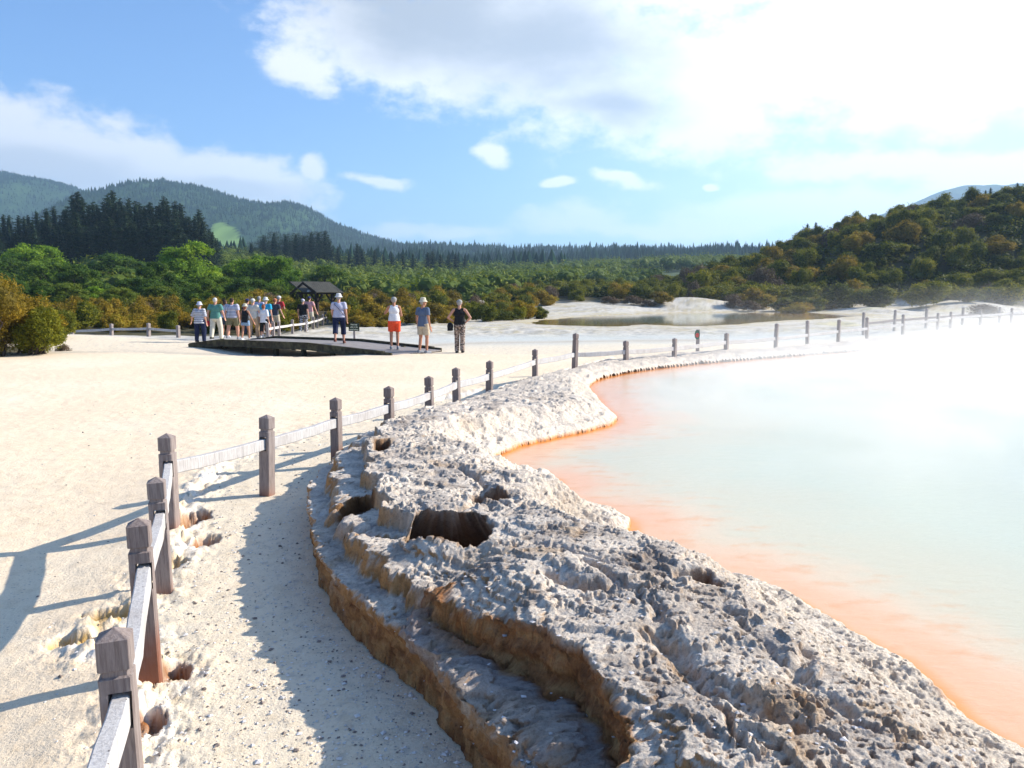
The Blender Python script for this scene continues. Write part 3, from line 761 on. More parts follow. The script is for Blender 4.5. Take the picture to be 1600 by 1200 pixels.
# path fence beyond the boardwalk, then bending right along the white path
bf = []
for px, py, dd in ((418, 508, 33.5), (426.5, 507, 34.6), (435.5, 504, 35.6), (456.5, 502.5, 38.5), (477, 501, 40.5), (489.5, 499.5, 42.5), (495.5, 498.5, 45), (504, 496.5, 48.5), (511.5, 493, 52), (557, 491.5, 55), (570, 492, 55), (581.5, 490, 55.5), (597.5, 488, 56), (633, 487.5, 58)):
    q = PD(px, py, dd); bf.append((q[0], q[1], max(.7, min(1.1, q[2] - gh(q[0], q[1])))))
build_fence(bf, 'fence leading away beside the white path behind the walking group, below the shelter', mat=W_POST_FAR, rmat=W_RAIL, pw_=.12)
b2 = []
for px, py, dd in ((651, 486, 60), (669, 486.5, 62), (683.5, 489, 64), (697, 490, 66), (735, 493, 67), (742, 475, 72), (790, 478, 88)):
    q = PD(px, py, dd); b2.append((q[0], q[1], .85))
build_fence(b2, 'distant fence on the white flat behind the people standing at the right of the boardwalk', mat=W_POST_FAR, rmat=W_RAIL, pw_=.13)

# ================================================================== BOARDWALK
W_DECK = plain('boardwalk_planks', (0.30, 0.27, 0.26), (0.20, 0.18, 0.17), scale=3, stretch=(1, 6, 1), bmp=.5)
W_FASC = plain('dark_lichened_timber', (0.045, 0.035, 0.022), (0.11, 0.095, 0.05), scale=6, bmp=.6, bdist=.01)
bw = empty('boardwalk', (DA.x, DA.y, 0), math.atan2(DU.y, DU.x))
tag(bw, 'low dark timber boardwalk crossing the channel with ramped ends where people stand', 'boardwalk')
def dz(u):     # deck height along its length
    if u < 1.6: return .03 + .19 * u / 1.6
    if u > DLEN - 3.4: return .22 - .19 * (u - (DLEN - 3.4)) / 3.4
    return .22
bm = bmesh.new(); u = 0.0; rr = random.Random(4)
while u < DLEN - .1:
    z0, z1 = dz(u), dz(u + .14)
    R = Matrix.Rotation(-math.atan2(z1 - z0, .14), 3, 'Y')
    bx(bm, (u + .07, DW / 2 + rr.uniform(-.004, .004), (z0 + z1) / 2 - .02), (.132, DW - .02, .04), rot=R); u += .14
bm_obj('planking', bm, W_DECK, bw)
for v_, nm in ((-.03, 'edge_beam'), (DW + .03, 'edge_beam')):
    bm = bmesh.new()
    st = [0, 1.6, DLEN * .45, DLEN - 3.4, DLEN - 1.7, DLEN]
    for a, b_ in zip(st[:-1], st[1:]):
        beam(bm, (a, v_, dz(a) - .085 + .035), (b_, v_, dz(b_) - .085 + .035), .06, .22)
    bm_obj(nm, bm, W_FASC, bw)
for v_ in (-.02, DW + .02):
    bm = bmesh.new()
    for a, b_ in ((0.05, 1.6), (1.6, DLEN - 3.4), (DLEN - 3.4, DLEN - .3)):
        beam(bm, (a, v_, dz(a) + .06), (b_, v_, dz(b_) + .06), .10, .05)
    bm_obj('kerb_rail', bm, W_FASC, bw)
for k in range(6):
    u = 1.5 + k * 1.25
    for v_ in (.25, DW - .25):
        bm = bmesh.new(); bx(bm, (u, v_, -.12), (.13, .13, .5)); bm_obj('pile', bm, W_FASC, bw, bevel=.005)

# ================================================================== SHELTER
W_DARK = plain('dark_stained_timber', (0.05, 0.032, 0.022), (0.03, 0.02, 0.015), scale=5)
ROOF = plain('dark_green_grey_roofing', (0.085, 0.080, 0.062), (0.055, 0.05, 0.04), scale=2, rough=.55)
c = PD(496, 500, 62); gx, gy = c[0], c[1]; gz = gh(gx, gy)
sh = empty('shelter', (gx, gy, gz), -.55)
tag(sh, 'open sided picnic shelter with a dark gabled roof on stout timber posts', 'shelter')
sx, sy, eave, rid = .85, .80, 2.0 - gz, 2.78 - gz
for x in (-sx, sx):
    for y in (-sy, sy):
        bm = bmesh.new(); bx(bm, (x, y, eave / 2 - .1), (.19, .19, eave + .2)); bm_obj('post', bm, W_DARK, sh, bevel=.01)
        for dx in (-1, 1):
            bm = bmesh.new(); beam(bm, (x, y, eave - .75), (x + dx * .6, y, eave - .1), .08, .09, up=Vector((0, 1, 0))); bm_obj('brace', bm, W_DARK, sh)
for y in (-sy, sy):
    bm = bmesh.new(); beam(bm, (-sx - .4, y, eave), (sx + .4, y, eave), .12, .18); bm_obj('beam', bm, W_DARK, sh)
for x in (-sx, sx):
    bm = bmesh.new(); beam(bm, (x, -sy - .1, eave + .02), (x, sy + .1, eave + .02), .10, .14); bm_obj('tie_beam', bm, W_DARK, sh)
# the ridge runs along y; the gable faces the camera side
bm = bmesh.new()
for s in (-1, 1):
    a = Vector((0, 0, rid)); b_ = Vector((s * (sx + .55), 0, eave + .0))
    n_ = 14
    mid = (a + b_) / 2; d_ = (b_ - a); ang = math.atan2(-d_.z * s, abs(d_.x))
    R = Matrix.Rotation(ang * s, 3, 'Y')
    bx(bm, mid + Vector((0, 0, .06)), (d_.length + .06, 2 * sy + 1.3, .05), rot=R)
    for k in range(n_ + 1):
        y = -sy - .6 + k * (2 * sy + 1.2) / n_
        bx(bm, mid + Vector((0, y, .095)), (d_.length + .05, .035, .03), rot=R)
bm_obj('roof', bm, ROOF, sh)
for y in (-sy - .6, sy + .6):
    bm = bmesh.new()
    for s in (-1, 1): beam(bm, (0, y, rid - .03), (s * (sx + .53), y, eave - .05), .05, .16)
    bm_obj('barge_board', bm, W_DARK, sh)
bm = bmesh.new(); beam(bm, (0, -sy - .5, rid - .06), (0, sy + .5, rid - .06), .1, .16); bm_obj('ridge_beam', bm, W_DARK, sh)
WHITE = plain('white_painted_metal', (.75, .75, .73), (.6, .6, .58), rough=.5)
bm = bmesh.new(); cyl(bm, (.35, -sy - .35, 2.12), (.35, -sy - .35, 2.26), .16, .07, 12); bm_obj('lamp_shade', bm, WHITE, sh)
W_BENCH = plain('pale_bench_timber', (.55, .38, .18), (.42, .28, .13), scale=5, stretch=(1, 6, 1))
c = PD(500, 505, 56); be = empty('bench', (c[0], c[1], gh(c[0], c[1])), -.1)
tag(be, 'pale timber bench in front of the shelter', 'bench')
bm = bmesh.new(); bx(bm, (0, 0, .62), (1.5, .07, .22)); bx(bm, (0, -.22, .42), (1.5, .36, .05)); bm_obj('seat', bm, W_BENCH, be, bevel=.006)
for x in (-.6, .6):
    bm = bmesh.new(); bx(bm, (x, -.12, .28), (.08, .08, .66)); bm_obj('leg', bm, W_DARK, be)
def panel_sign(px, pyc, dd, wd, ht, label, name, mat, tilt=.5):
    q = PD(px, pyc, dd); g = gh(q[0], q[1])
    e = empty(name, (q[0], q[1], g), 0); tag(e, label, 'sign')
    bm = bmesh.new(); bx(bm, (0, 0, q[2] - g), (wd, ht, .05), rot=Matrix.Rotation(tilt, 3, 'X')); bm_obj('panel', bm, mat, e, bevel=.005)
    for x in (-wd * .35, wd * .35):
        bm = bmesh.new(); bx(bm, (x, .03, (q[2] - g) / 2), (.07, .07, q[2] - g)); bm_obj('leg', bm, W_DARK, e)
BLK = plain('black_panel', (.03, .035, .035), rough=.5)
GRYG = plain('grey_green_panel', (.30, .36, .35), rough=.5)
panel_sign(514.5, 492.5, 55, .75, .5, 'black slanted information panel beside the pale bench', 'information_panel', BLK, .9)
panel_sign(603, 484, 57, .85, .45, 'pale grey green slanted information panel behind the orange shorts person', 'information_panel', GRYG, .6)
panel_sign(686, 480, 66, .5, .25, 'small pale panel behind the far fence, right of the man in the grey tee', 'information_panel', GRYG, .6)

# notice board beside the boardwalk
SIGN = plain('notice_green_black', (.022, .030, .018), (.03, .04, .022), rough=.6, bmp=.1)
TEXT = plain('notice_cream_paint', (.72, .70, .52), (.66, .64, .46), bmp=0)
x, y = P(553.5, 529, .0); g = gh(x, y)
sg = empty('notice_sign', (x, y, g), 0); tag(sg, 'small dark notice board with three lines of cream lettering on a short post', 'sign')
k = y / 1244.4
bm = bmesh.new(); bx(bm, (0, .04, .22), (.085, .06, .60)); bm_obj('post', bm, W_POST_FAR, sg, bevel=.004)
bz = (529 - 510) * k
bm = bmesh.new(); bx(bm, (0, 0, bz), (16.8 * k, .03, 12.2 * k)); bo = bm_obj('board', bm, SIGN, sg, bevel=.006)
lines = ('Please keep', 'safely to the', 'marked pathway')
for i, s in enumerate(lines):
    cu = bpy.data.curves.new('lettering', 'FONT'); cu.body = s; cu.size = 3.0 * k; cu.align_x = 'CENTER'; cu.align_y = 'CENTER'; cu.extrude = .001
    cu.offset = .0016
    to = bpy.data.objects.new('lettering', cu); col.objects.link(to)
    bpy.context.view_layer.update()
    me = bpy.data.meshes.new_from_object(to); bpy.data.objects.remove(to)
    me.materials.clear(); me.materials.append(TEXT)
    wv0 = [v.co.x for v in me.vertices]; wd = max(wv0) - min(wv0)
    sc_ = (10.2, 11.6, 13.8)[i] * k / wd
    for v in me.vertices: v.co.x *= sc_; v.co.y *= 1.05
    o = bpy.data.objects.new('lettering', me); col.objects.link(o); o.parent = sg
    o.rotation_euler = (math.pi / 2, 0, 0); o.location = (0, -.0175, bz + (3.9 - i * 3.8) * k)
bm = bmesh.new(); bx(bm, (-.01, .03, bz + 7.4 * k), (3.2 * k, .05, 2.2 * k)); bm_obj('post_cap', bm, W_DARK, sg)

# green marker with a red disc on its own short post
q = PD(1089.5, 538, 25.5); g = gh(q[0], q[1])
mk = empty('marker_post', (q[0], q[1], g), 0); tag(mk, 'short grey post carrying a green marker plate with a red disc', 'marker post')
kk = 25.5 / 1244.4; zt = CAM_H - (514.5 - 462) * kk - g
bm = bmesh.new(); bx(bm, (.02, .03, zt / 2 - .03), (.105, .07, zt + .06)); bm_obj('post', bm, W_POST_FAR, mk, bevel=.006)
MG = plain('green_plate', (.015, .12, .06), (.012, .10, .05), rough=.4, bmp=0); MR = plain('red_disc', (.70, .03, .02), (.62, .03, .02), rough=.4, bmp=0)
bm = bmesh.new(); M_ = Matrix.Translation((-.012, -.015, zt - .16)) @ Matrix.Diagonal((.55, 1, 1, 1)) @ Matrix.Rotation(math.pi / 2, 4, 'X')
bmesh.ops.create_cone(bm, cap_ends=True, segments=28, radius1=.155, radius2=.155, depth=.012, matrix=M_); bm_obj('marker_plate', bm, MG, mk)
bm = bmesh.new(); M_ = Matrix.Translation((-.012, -.025, zt - .18)) @ Matrix.Diagonal((.8, 1, 1, 1)) @ Matrix.Rotation(math.pi / 2, 4, 'X')
bmesh.ops.create_cone(bm, cap_ends=True, segments=24, radius1=.072, radius2=.072, depth=.008, matrix=M_); bm_obj('disc', bm, MR, mk)

# ================================================================== STEAM over the pool
bm = bmesh.new()
pool_pts = [(1.4, 2.6), (1.2, 6.5), (.4, 9), (1.8, 13), (3.5, 17), (8, 20.5), (16, 27.5), (26, 34.5), (48, 40), (70, 36), (70, -5), (8, -5)]
lo = [bm.verts.new((x, y, WATER_Z + .01)) for x, y in pool_pts]; hi = [bm.verts.new((x, y, 2.0)) for x, y in pool_pts]
bm.faces.new(lo[::-1]); bm.faces.new(hi)
for i in range(len(lo)): bm.faces.new((lo[i], lo[(i + 1) % len(lo)], hi[(i + 1) % len(lo)], hi[i]))
bmesh.ops.recalc_face_normals(bm, faces=bm.faces)
m = bpy.data.materials.new('steam'); m.use_nodes = True; t = m.node_tree; t.nodes.clear()
o_ = node(t, 'ShaderNodeOutputMaterial'); v = node(t, 'ShaderNodeVolumePrincipled'); t.links.new(v.outputs[0], o_.inputs['Volume'])
v.inputs['Color'].default_value = (.98, .985, 1, 1); v.inputs['Anisotropy'].default_value = .35
tc_ = node(t, 'ShaderNodeTexCoord'); s = node(t, 'ShaderNodeSeparateXYZ'); t.links.new(tc_.outputs['Object'], s.inputs[0])
nz1 = noise(t, .42, 4, .6, stretch=(1, .7, 1.4), dist=1.2)
nf_ = smooth(t, nz1, .40, .66, 0, 1.5)
# distance from the rim side (left) and from the camera: the steam gathers over the middle and the far side
gx_ = smooth(t, mth(t, 'SUBTRACT', s.outputs[0], mth(t, 'MULTIPLY', s.outputs[1], .10)), -.5, 9.0)
gy_ = smooth(t, s.outputs[1], 4.5, 19)
hz_ = mth(t, 'POWER', 2.718, mth(t, 'MULTIPLY', mth(t, 'SUBTRACT', s.outputs[2], WATER_Z), -3.2))
# plumes rise higher at the right
hz2 = smooth(t, s.outputs[2], 2.6, .2)
d1 = mth(t, 'MULTIPLY', mth(t, 'MULTIPLY', hz_, .95), mth(t, 'ADD', .12, gx_))
d1 = mth(t, 'MULTIPLY', d1, mth(t, 'ADD', .14, nf_))
d1 = mth(t, 'MULTIPLY', d1, mth(t, 'ADD', .25, gy_))
t.links.new(d1, v.inputs['Density'])
st_ = bm_obj('steam', bm, m); tag(st_, kind='stuff'); st_['label'] = 'white steam drifting low over the hot pool'; st_['category'] = 'steam'
# ================================================================== HILLS
def forest_mat(name, c1, c2, c3, scale=.012):
    m, t, b = mat_new(name)
    n1 = noise(t, scale, 6, .65); n2 = noise(t, scale * 14, 4, .6)
    c = mixc(t, smooth(t, n1, .40, .62), c1, c2)
    c = mixc(t, smooth(t, n2, .42, .66, 0, .7), c, c3)
    ca = attr(t)
    s = node(t, 'ShaderNodeSeparateColor'); t.links.new(ca, s.inputs[0])
    c = mixc(t, s.outputs[0], c, (0.15, 0.24, 0.06))       # cleared pasture
    t.links.new(c, b.inputs['Base Color']); b.inputs['Roughness'].default_value = 1; b.inputs['Specular IOR Level'].default_value = 0
    return m
FOREST = forest_mat('forested_hillside', (0.028, 0.058, 0.032), (0.045, 0.085, 0.036), (0.018, 0.038, 0.024))
NEEDLE_FAR = plain('far_conifer_green', (0.028, 0.060, 0.034), (0.016, 0.036, 0.024), scale=.03, bmp=0, spec=0)
def ridge_hill(name, crest, Y0, depth, basez, seed, label=None, nx=260, ny=120, trees=0, patch=None, tsize=9, xpad=250, gully=1.0):
    """crest: list of (px, py) of the skyline as seen at distance Y0"""
    P0 = [PD(a, b_, Y0) for a, b_ in crest]
    cx = np.array([p[0] for p in P0]); cz = np.array([p[2] for p in P0])
    xs = np.linspace(cx[0] - xpad, cx[-1] + xpad, nx); ys = np.linspace(Y0 - depth, Y0 + depth, ny)
    def hz_(x, y):
        top = np.interp(x, cx, cz, left=cz[0] * .9, right=cz[-1] * .6)
        top = basez + (top - basez)
        k = 1 - np.abs(y - Y0) / depth
        k = np.clip(k, 0, 1)
        prof = np.sin(k * np.pi / 2) ** 1.25
        g = ridge(x / 330 + seed, y / 900 + seed, 4, .5) - .35
        z = basez + (top - basez) * prof
        z = z + gully * (top - basez) * .22 * g * np.sin(k * np.pi) * (y < Y0)
        return z + 5 * fbm(x / 60, y / 60, 4)
    XX, YY = np.meshgrid(xs, ys, indexing='ij'); x, y = XX.ravel(), YY.ravel()
    z = hz_(x, y)
    C = np.zeros((len(x), 3))
    if patch is not None:
        # a cleared field, outlined on the slope
        prj = (800 + x / y * 1244.4 * 1.0, 462 - (z - CAM_H) / y * 1244.4)
        pxx = [PD(a, b_, Y0) for a, b_ in patch]
        C[:, 0] = inside(prj[0] + 3 * fbm(x / 20, y / 20, 3), prj[1], patch) * 1.0
    i, j = np.meshgrid(np.arange(nx - 1), np.arange(ny - 1), indexing='ij'); a = (i * ny + j).ravel()
    F = np.stack([a, a + ny, a + ny + 1, a + 1], 1)
    o = mesh_np(name, np.stack([x, y, z], 1), F, [FOREST], colors=C, smooth_=True)
    tag(o, kind='structure')
    V = []
    if trees:
        rg = np.random.default_rng(seed)
        tx = rg.uniform(xs[0], xs[-1], trees * 3); ty = Y0 - depth + depth * 1.03 * rg.uniform(0, 1, trees * 3) ** .6
        if patch is not None:
            tz0 = hz_(tx, ty)
            k = ~inside(800 + tx / ty * 1244.4, 462 - (tz0 - CAM_H) / ty * 1244.4, patch); tx, ty = tx[k], ty[k]
        k = np.abs(tx / ty) < .72; tx, ty = tx[k][:trees], ty[k][:trees]
        V.append((tx, ty, hz_(tx, ty), np.clip(rg.normal(1, .35, len(tx)), .4, 2.2) * tsize))
    return V
def cone_forest(name, V, label, cat='forest', seed=1, slim=.24, lean=0.0):
    tx, ty, tz, h = (np.concatenate([v[i] for v in V]) for i in range(4))
    rg = np.random.default_rng(seed); n = len(tx)
    # each tree: two stacked ragged 5-sided cones
    vs, fs = [], []
    K = 5; base_i = 0
    ang = np.linspace(0, 2 * np.pi, K, endpoint=False)
    for lo_, hi_, rad in ((0.0, .72, 1.0), (.34, 1.0, .66)):
        a = ang[None, :] + rg.uniform(0, 6.28, (n, 1))
        r = (h * slim * rad)[:, None] * rg.uniform(.55, 1.2, (n, K))
        ring = np.stack([tx[:, None] + r * np.cos(a), ty[:, None] + r * np.sin(a), (tz + h * lo_)[:, None] + rg.uniform(-.05, .12, (n, K)) * h[:, None]], 2)
        apex = np.stack([tx + rg.uniform(-.03, .03, n) * h, ty, tz + h * hi_], 1)[:, None]
        v = np.concatenate([ring, apex], 1).reshape(-1, 3)
        ids = base_i + np.arange(n)[:, None] * (K + 1)
        f = np.stack([np.stack([ids[:, 0] + q, ids[:, 0] + (q + 1) % K, ids[:, 0] + K], 1) for q in range(K)], 1).reshape(-1, 3)
        vs.append(v); fs.append(f); base_i += len(v)
    o = mesh_np(name, np.concatenate(vs), np.concatenate(fs), [NEEDLE_FAR])
    tag(o, label, cat, kind='stuff'); return o
V1 = ridge_hill('hills', [(-500, 250), (-250, 245), (0, 270), (60, 282), (120, 295), (170, 318), (230, 345), (320, 380)], 1900, 700, 18, 3, trees=8000, tsize=5.5, xpad=150)
V2 = ridge_hill('hills', [(150, 400), (200, 350), (240, 312), (262, 300), (292, 294), (335, 302), (380, 318), (425, 328), (462, 322), (490, 330), (520, 350), (580, 372), (632, 386), (760, 398)], 1500, 620, 22, 11, trees=12000,
                 patch=[(341, 352), (352, 350), (368, 356), (378, 364), (383, 375), (378, 384), (376, 404), (340, 404), (336, 380), (336, 362)], tsize=5.5, xpad=60, gully=.7)
V3 = ridge_hill('hills', [(560, 400), (620, 390), (680, 388), (730, 392), (800, 397), (900, 396), (1000, 396), (1100, 396), (1180, 396), (1300, 400), (1500, 402)], 1150, 300, 24, 23, trees=7000, tsize=7, xpad=200)
V4 = ridge_hill('hills', [(1180, 400), (1250, 370), (1330, 350), (1420, 322), (1470, 300), (1510, 289), (1550, 289), (1600, 296), (1700, 310), (1900, 330)], 2600, 500, 30, 31, xpad=300)
cone_forest('far_forest', V1 + V2 + V3, 'distant conifer forest covering the blue green hills')

# ================================================================== FOLIAGE MESHES
def leaf_mat(name, cols, trans=.25, rough=.7):
    m, t, b = mat_new(name); b.inputs['Roughness'].default_value = rough; b.inputs['Specular IOR Level'].default_value = .15
    oi = node(t, 'ShaderNodeObjectInfo'); ca = attr(t, 'tone'); s = node(t, 'ShaderNodeSeparateColor'); t.links.new(ca, s.inputs[0])
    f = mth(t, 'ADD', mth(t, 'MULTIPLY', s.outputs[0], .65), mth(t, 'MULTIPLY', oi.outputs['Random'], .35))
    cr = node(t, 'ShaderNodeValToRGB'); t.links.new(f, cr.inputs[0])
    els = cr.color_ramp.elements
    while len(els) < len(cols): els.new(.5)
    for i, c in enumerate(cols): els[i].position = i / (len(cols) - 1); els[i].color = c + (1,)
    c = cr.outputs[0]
    t.links.new(c, b.inputs['Base Color'])
    o_ = t.nodes['Material Output']; tr = node(t, 'ShaderNodeBsdfTranslucent'); mx = node(t, 'ShaderNodeMixShader'); mx.inputs[0].default_value = trans
    t.links.new(mixc(t, 1.0, c, (1.3, 1.35, .7), 'MULTIPLY'), tr.inputs[0]); t.links.new(b.outputs[0], mx.inputs[1]); t.links.new(tr.outputs[0], mx.inputs[2]); t.links.new(mx.outputs[0], o_.inputs[0])
    return m
L_KAN = leaf_mat('scrub_leaves_olive', [(.026, .036, .005), (.085, .100, .008), (.21, .20, .012), (.33, .27, .016)])
L_ORA = leaf_mat('scrub_leaves_orange', [(.075, .060, .010), (.21, .150, .014), (.34, .215, .018), (.28, .26, .018)])
L_DRY = leaf_mat('dry_twigs', [(.085, .06, .038), (.15, .10, .06), (.20, .14, .085), (.12, .09, .06)], trans=.05)
L_GRN = leaf_mat('bright_broadleaf', [(.035, .085, .010), (.11, .20, .014), (.21, .32, .020), (.30, .38, .03)], trans=.35)
L_DKG = leaf_mat('dark_broadleaf', [(.018, .042, .006), (.05, .10, .009), (.10, .165, .012), (.16, .21, .016)])
L_PIN = leaf_mat('pine_needles', [(.008, .020, .009), (.014, .032, .013), (.024, .048, .018), (.034, .060, .022)], trans=.08)
BARK = plain('bark', (.09, .065, .05), (.05, .035, .028), scale=6, stretch=(1, 1, .3), bmp=.8, bdist=.02)
def leafcloud(rg, centers, radii, n, size, asp=1.6, shell=.55, up=.3):
    """n leaf quads spread through the given lobes; returns verts, faces, tone"""
    wts = radii[:, 0] * radii[:, 1] + radii[:, 0] * radii[:, 2]; k = rg.choice(len(centers), n, p=wts / wts.sum())
    d = rg.normal(size=(n, 3)); d /= np.linalg.norm(d, axis=1)[:, None]
    rr = shell + (1 - shell) * rg.uniform(0, 1, n) ** .7
    # ragged sprays: stronger in some directions
    rr *= 1 + .22 * np.sin(d[:, 0] * 7 + k * 3) * np.cos(d[:, 1] * 6 + k) + .12 * np.sin(d[:, 2] * 15 + k * 5)
    stray = rg.uniform(0, 1, n) < .14; rr = np.where(stray, rr * rg.uniform(1.0, 1.38, n), rr)
    c = centers[k] + d * radii[k] * rr[:, None]
    nrm = d + rg.normal(size=(n, 3)) * .8 + np.array((0, 0, up)); nrm /= np.linalg.norm(nrm, axis=1)[:, None]
    t1 = np.cross(nrm, rg.normal(size=(n, 3))); t1 /= np.linalg.norm(t1, axis=1)[:, None]; t2 = np.cross(nrm, t1)
    s = size * rg.uniform(.6, 1.4, n)[:, None]
    v = np.stack([c - t1 * s, c + t2 * s / asp * .6, c + t1 * s, c - t2 * s / asp * .6], 1).reshape(-1, 3)
    f = np.arange(4 * n).reshape(n, 4)
    tone = np.clip(rg.normal(.5, .20, n) + rg.normal(0, .22, len(centers))[k], 0, 1)
    return v, f, np.repeat(tone, 4)
def ico(rg, centers, radii, sub=2, scale=.72, rough=.18):
    bm = bmesh.new(); bmesh.ops.create_icosphere(bm, subdivisions=sub, radius=1); bm.verts.ensure_lookup_table()
    v0 = np.array([v.co[:] for v in bm.verts]); f0 = np.array([[v.index for v in f.verts] for f in bm.faces]); bm.free()
    V, F = [], []
    for i, (c, r) in enumerate(zip(centers, radii)):
        V.append(c + v0 * r * scale * (1 + rg.uniform(-rough, rough, (len(v0), 1)))); F.append(f0 + i * len(v0))
    return np.concatenate(V), np.concatenate(F)
def limbs(rg, base_r, pts_list, seg=6):
    V, F = [], []; off = 0
    for pts, r0, r1 in pts_list:
        n = len(pts); a = np.linspace(0, 2 * np.pi, seg, endpoint=False)
        for i, p in enumerate(pts):
            d = np.array(pts[min(i + 1, n - 1)]) - np.array(pts[max(i - 1, 0)]); d = d / (np.linalg.norm(d) + 1e-9)
            x = np.cross(d, (.3, .9, .1)); x /= np.linalg.norm(x); y = np.cross(d, x); r = r0 + (r1 - r0) * i / (n - 1)
            V.append(np.array(p) + r * (np.cos(a)[:, None] * x + np.sin(a)[:, None] * y))
        for i in range(n - 1):
            for q in range(seg):
                F.append((off + i * seg + q, off + i * seg + (q + 1) % seg, off + (i + 1) * seg + (q + 1) % seg, off + (i + 1) * seg + q))
        off += n * seg
    return np.concatenate(V), np.array(F)
def curve_pts(rg, a, b, n=5, wob=.08):
    a, b = np.array(a, float), np.array(b, float); L_ = np.linalg.norm(b - a)
    return [tuple(a + (b - a) * i / (n - 1) + (rg.normal(size=3) * wob * L_ * (0 < i < n - 1)) + np.array((0, 0, .10 * L_ * math.sin(math.pi * i / (n - 1))))) for i in range(n)]
def crown_mesh(name, rg, lobes, n, size, mat, core=True, **kw):
    c = np.array([l[:3] for l in lobes]); r = np.array([l[3:] if len(l) == 6 else (l[3],) * 3 for l in lobes])
    v, f, tone = leafcloud(rg, c, r, n, size, **kw)
    fs = [f]
    if core:
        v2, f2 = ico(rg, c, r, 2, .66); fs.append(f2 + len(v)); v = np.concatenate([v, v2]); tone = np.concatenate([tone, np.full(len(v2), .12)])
    return mesh_np(name, v, fs, [mat], colors=np.stack([tone] * 3, 1), link=False)
def scrub_lobes(rg, w_=1.0, h=1.0, n=9):
    L_ = []
    for i in range(n):
        a = rg.uniform(0, 6.28); q = rg.uniform(0, .75) ** .7 * w_ * .75
        z = h * (rg.uniform(.35, .8) if i > 2 else rg.uniform(.18, .4)) * (1 - .35 * q / w_)
        s = w_ * rg.uniform(.18, .40)
        L_.append((q * math.cos(a), q * math.sin(a), z, s, s, s * rg.uniform(.55, .85) * h / w_ * .9))
    return L_
rg = np.random.default_rng(21)
# unit shrubs: half-width about 1, height about 1.3
SCRUB = {}
for nm, mt in (('olive', L_KAN), ('orange', L_ORA), ('dry', L_DRY)):
    SCRUB[nm] = []
    for q in range(4 if nm != 'dry' else 2):
        lob = scrub_lobes(rg, 1.0, 1.35, 15)
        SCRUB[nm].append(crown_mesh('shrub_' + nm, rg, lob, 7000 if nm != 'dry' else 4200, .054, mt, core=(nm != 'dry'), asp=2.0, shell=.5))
def place(me, name, x, y, s, sz, label, cat, group, z=None, sink=.1, rz=None):
    o = bpy.data.objects.new(name, me); col.objects.link(o)
    o.location = (x, y, (gh(x, y) if z is None else z) - sink); o.scale = (s, s, sz); o.rotation_euler = (0, 0, random.uniform(0, 6.28) if rz is None else rz)
    tag(o, label, cat, group); return o
def gz_many(xs, ys): return ground_h(np.array(xs), np.array(ys))
def scatter(region, n, mind, seed, ok=None):
    rg_ = np.random.default_rng(seed); out_ = []; tries = 0
    while len(out_) < n and tries < n * 60:
        tries += 1
        x = rg_.uniform(region[0], region[1]); y = rg_.uniform(region[2], region[3])
        if ok and not ok(x, y): continue
        if all((x - a) ** 2 + (y - b_) ** 2 > mind * mind for a, b_ in out_): out_.append((x, y))
    return out_
def frus(x, y, m=.70): return abs(x) < y * m + 1

# --- big near shrub at the left: own fine crown with stems
def near_shrub(x, y, s, h, label, mt, seed, n=26000, size=.045):
    rg_ = np.random.default_rng(seed); e = empty('shrub', (x, y, gh(x, y))); tag(e, label, 'shrub', 'scrub at the left edge of the flat')
    lob = [(a * s, b_ * s, c_ * h, d_ * s, e_ * s, f_ * h) for a, b_, c_, d_, e_, f_ in scrub_lobes(rg_, 1, 1, 14)]
    me = crown_mesh('foliage', rg_, lob, n, size, mt, asp=2.4, shell=.45); o = bpy.data.objects.new('foliage', me); col.objects.link(o); o.parent = e
    pl = [(curve_pts(rg_, (rg_.uniform(-.3, .3) * s, rg_.uniform(-.3, .3) * s, -.1), (l[0], l[1], l[2]), 5), .04, .012) for l in lob]
    v, f = limbs(rg_, .03, pl, 5); mesh_np('stems', v, f, [BARK], e)
nsh = [(-15.5, 23.4, 1.9, 2.7, 'big brown orange manuka shrub at the left edge of the photo, nearest the white bank', L_ORA), (-14.4, 24.2, .95, 1.75, 'rounded olive and orange shrub on the inner side of the big left edge shrub', L_KAN),
       (-15.0, 24.9, 1.25, 2.1, 'orange brown shrub filling in behind the two nearest shrubs at the left edge', L_ORA),
       (-18.2, 27.0, 1.8, 2.5, 'tall brown shrub half cut by the left edge of the photo', L_ORA), (-17.6, 30.4, 1.1, 1.25, 'low yellow green shrub left of the short three rail fence', L_KAN)]
for i, a in enumerate(nsh): near_shrub(*a[:4], a[4], a[5], 60 + i)
def single(me, name, px, py, dd, s, sz, label, cat='shrub', group=None):
    q = PD(px, py, dd); return place(me, name, q[0], q[1], s, sz, label, cat, group)
# low dry sprigs on the bank
single(SCRUB['dry'][0], 'dead_sprig', 101, 545, 26.5, .33, .28, 'little dry leafless sprig on the white bank beside the big left shrub', 'dead sprig')

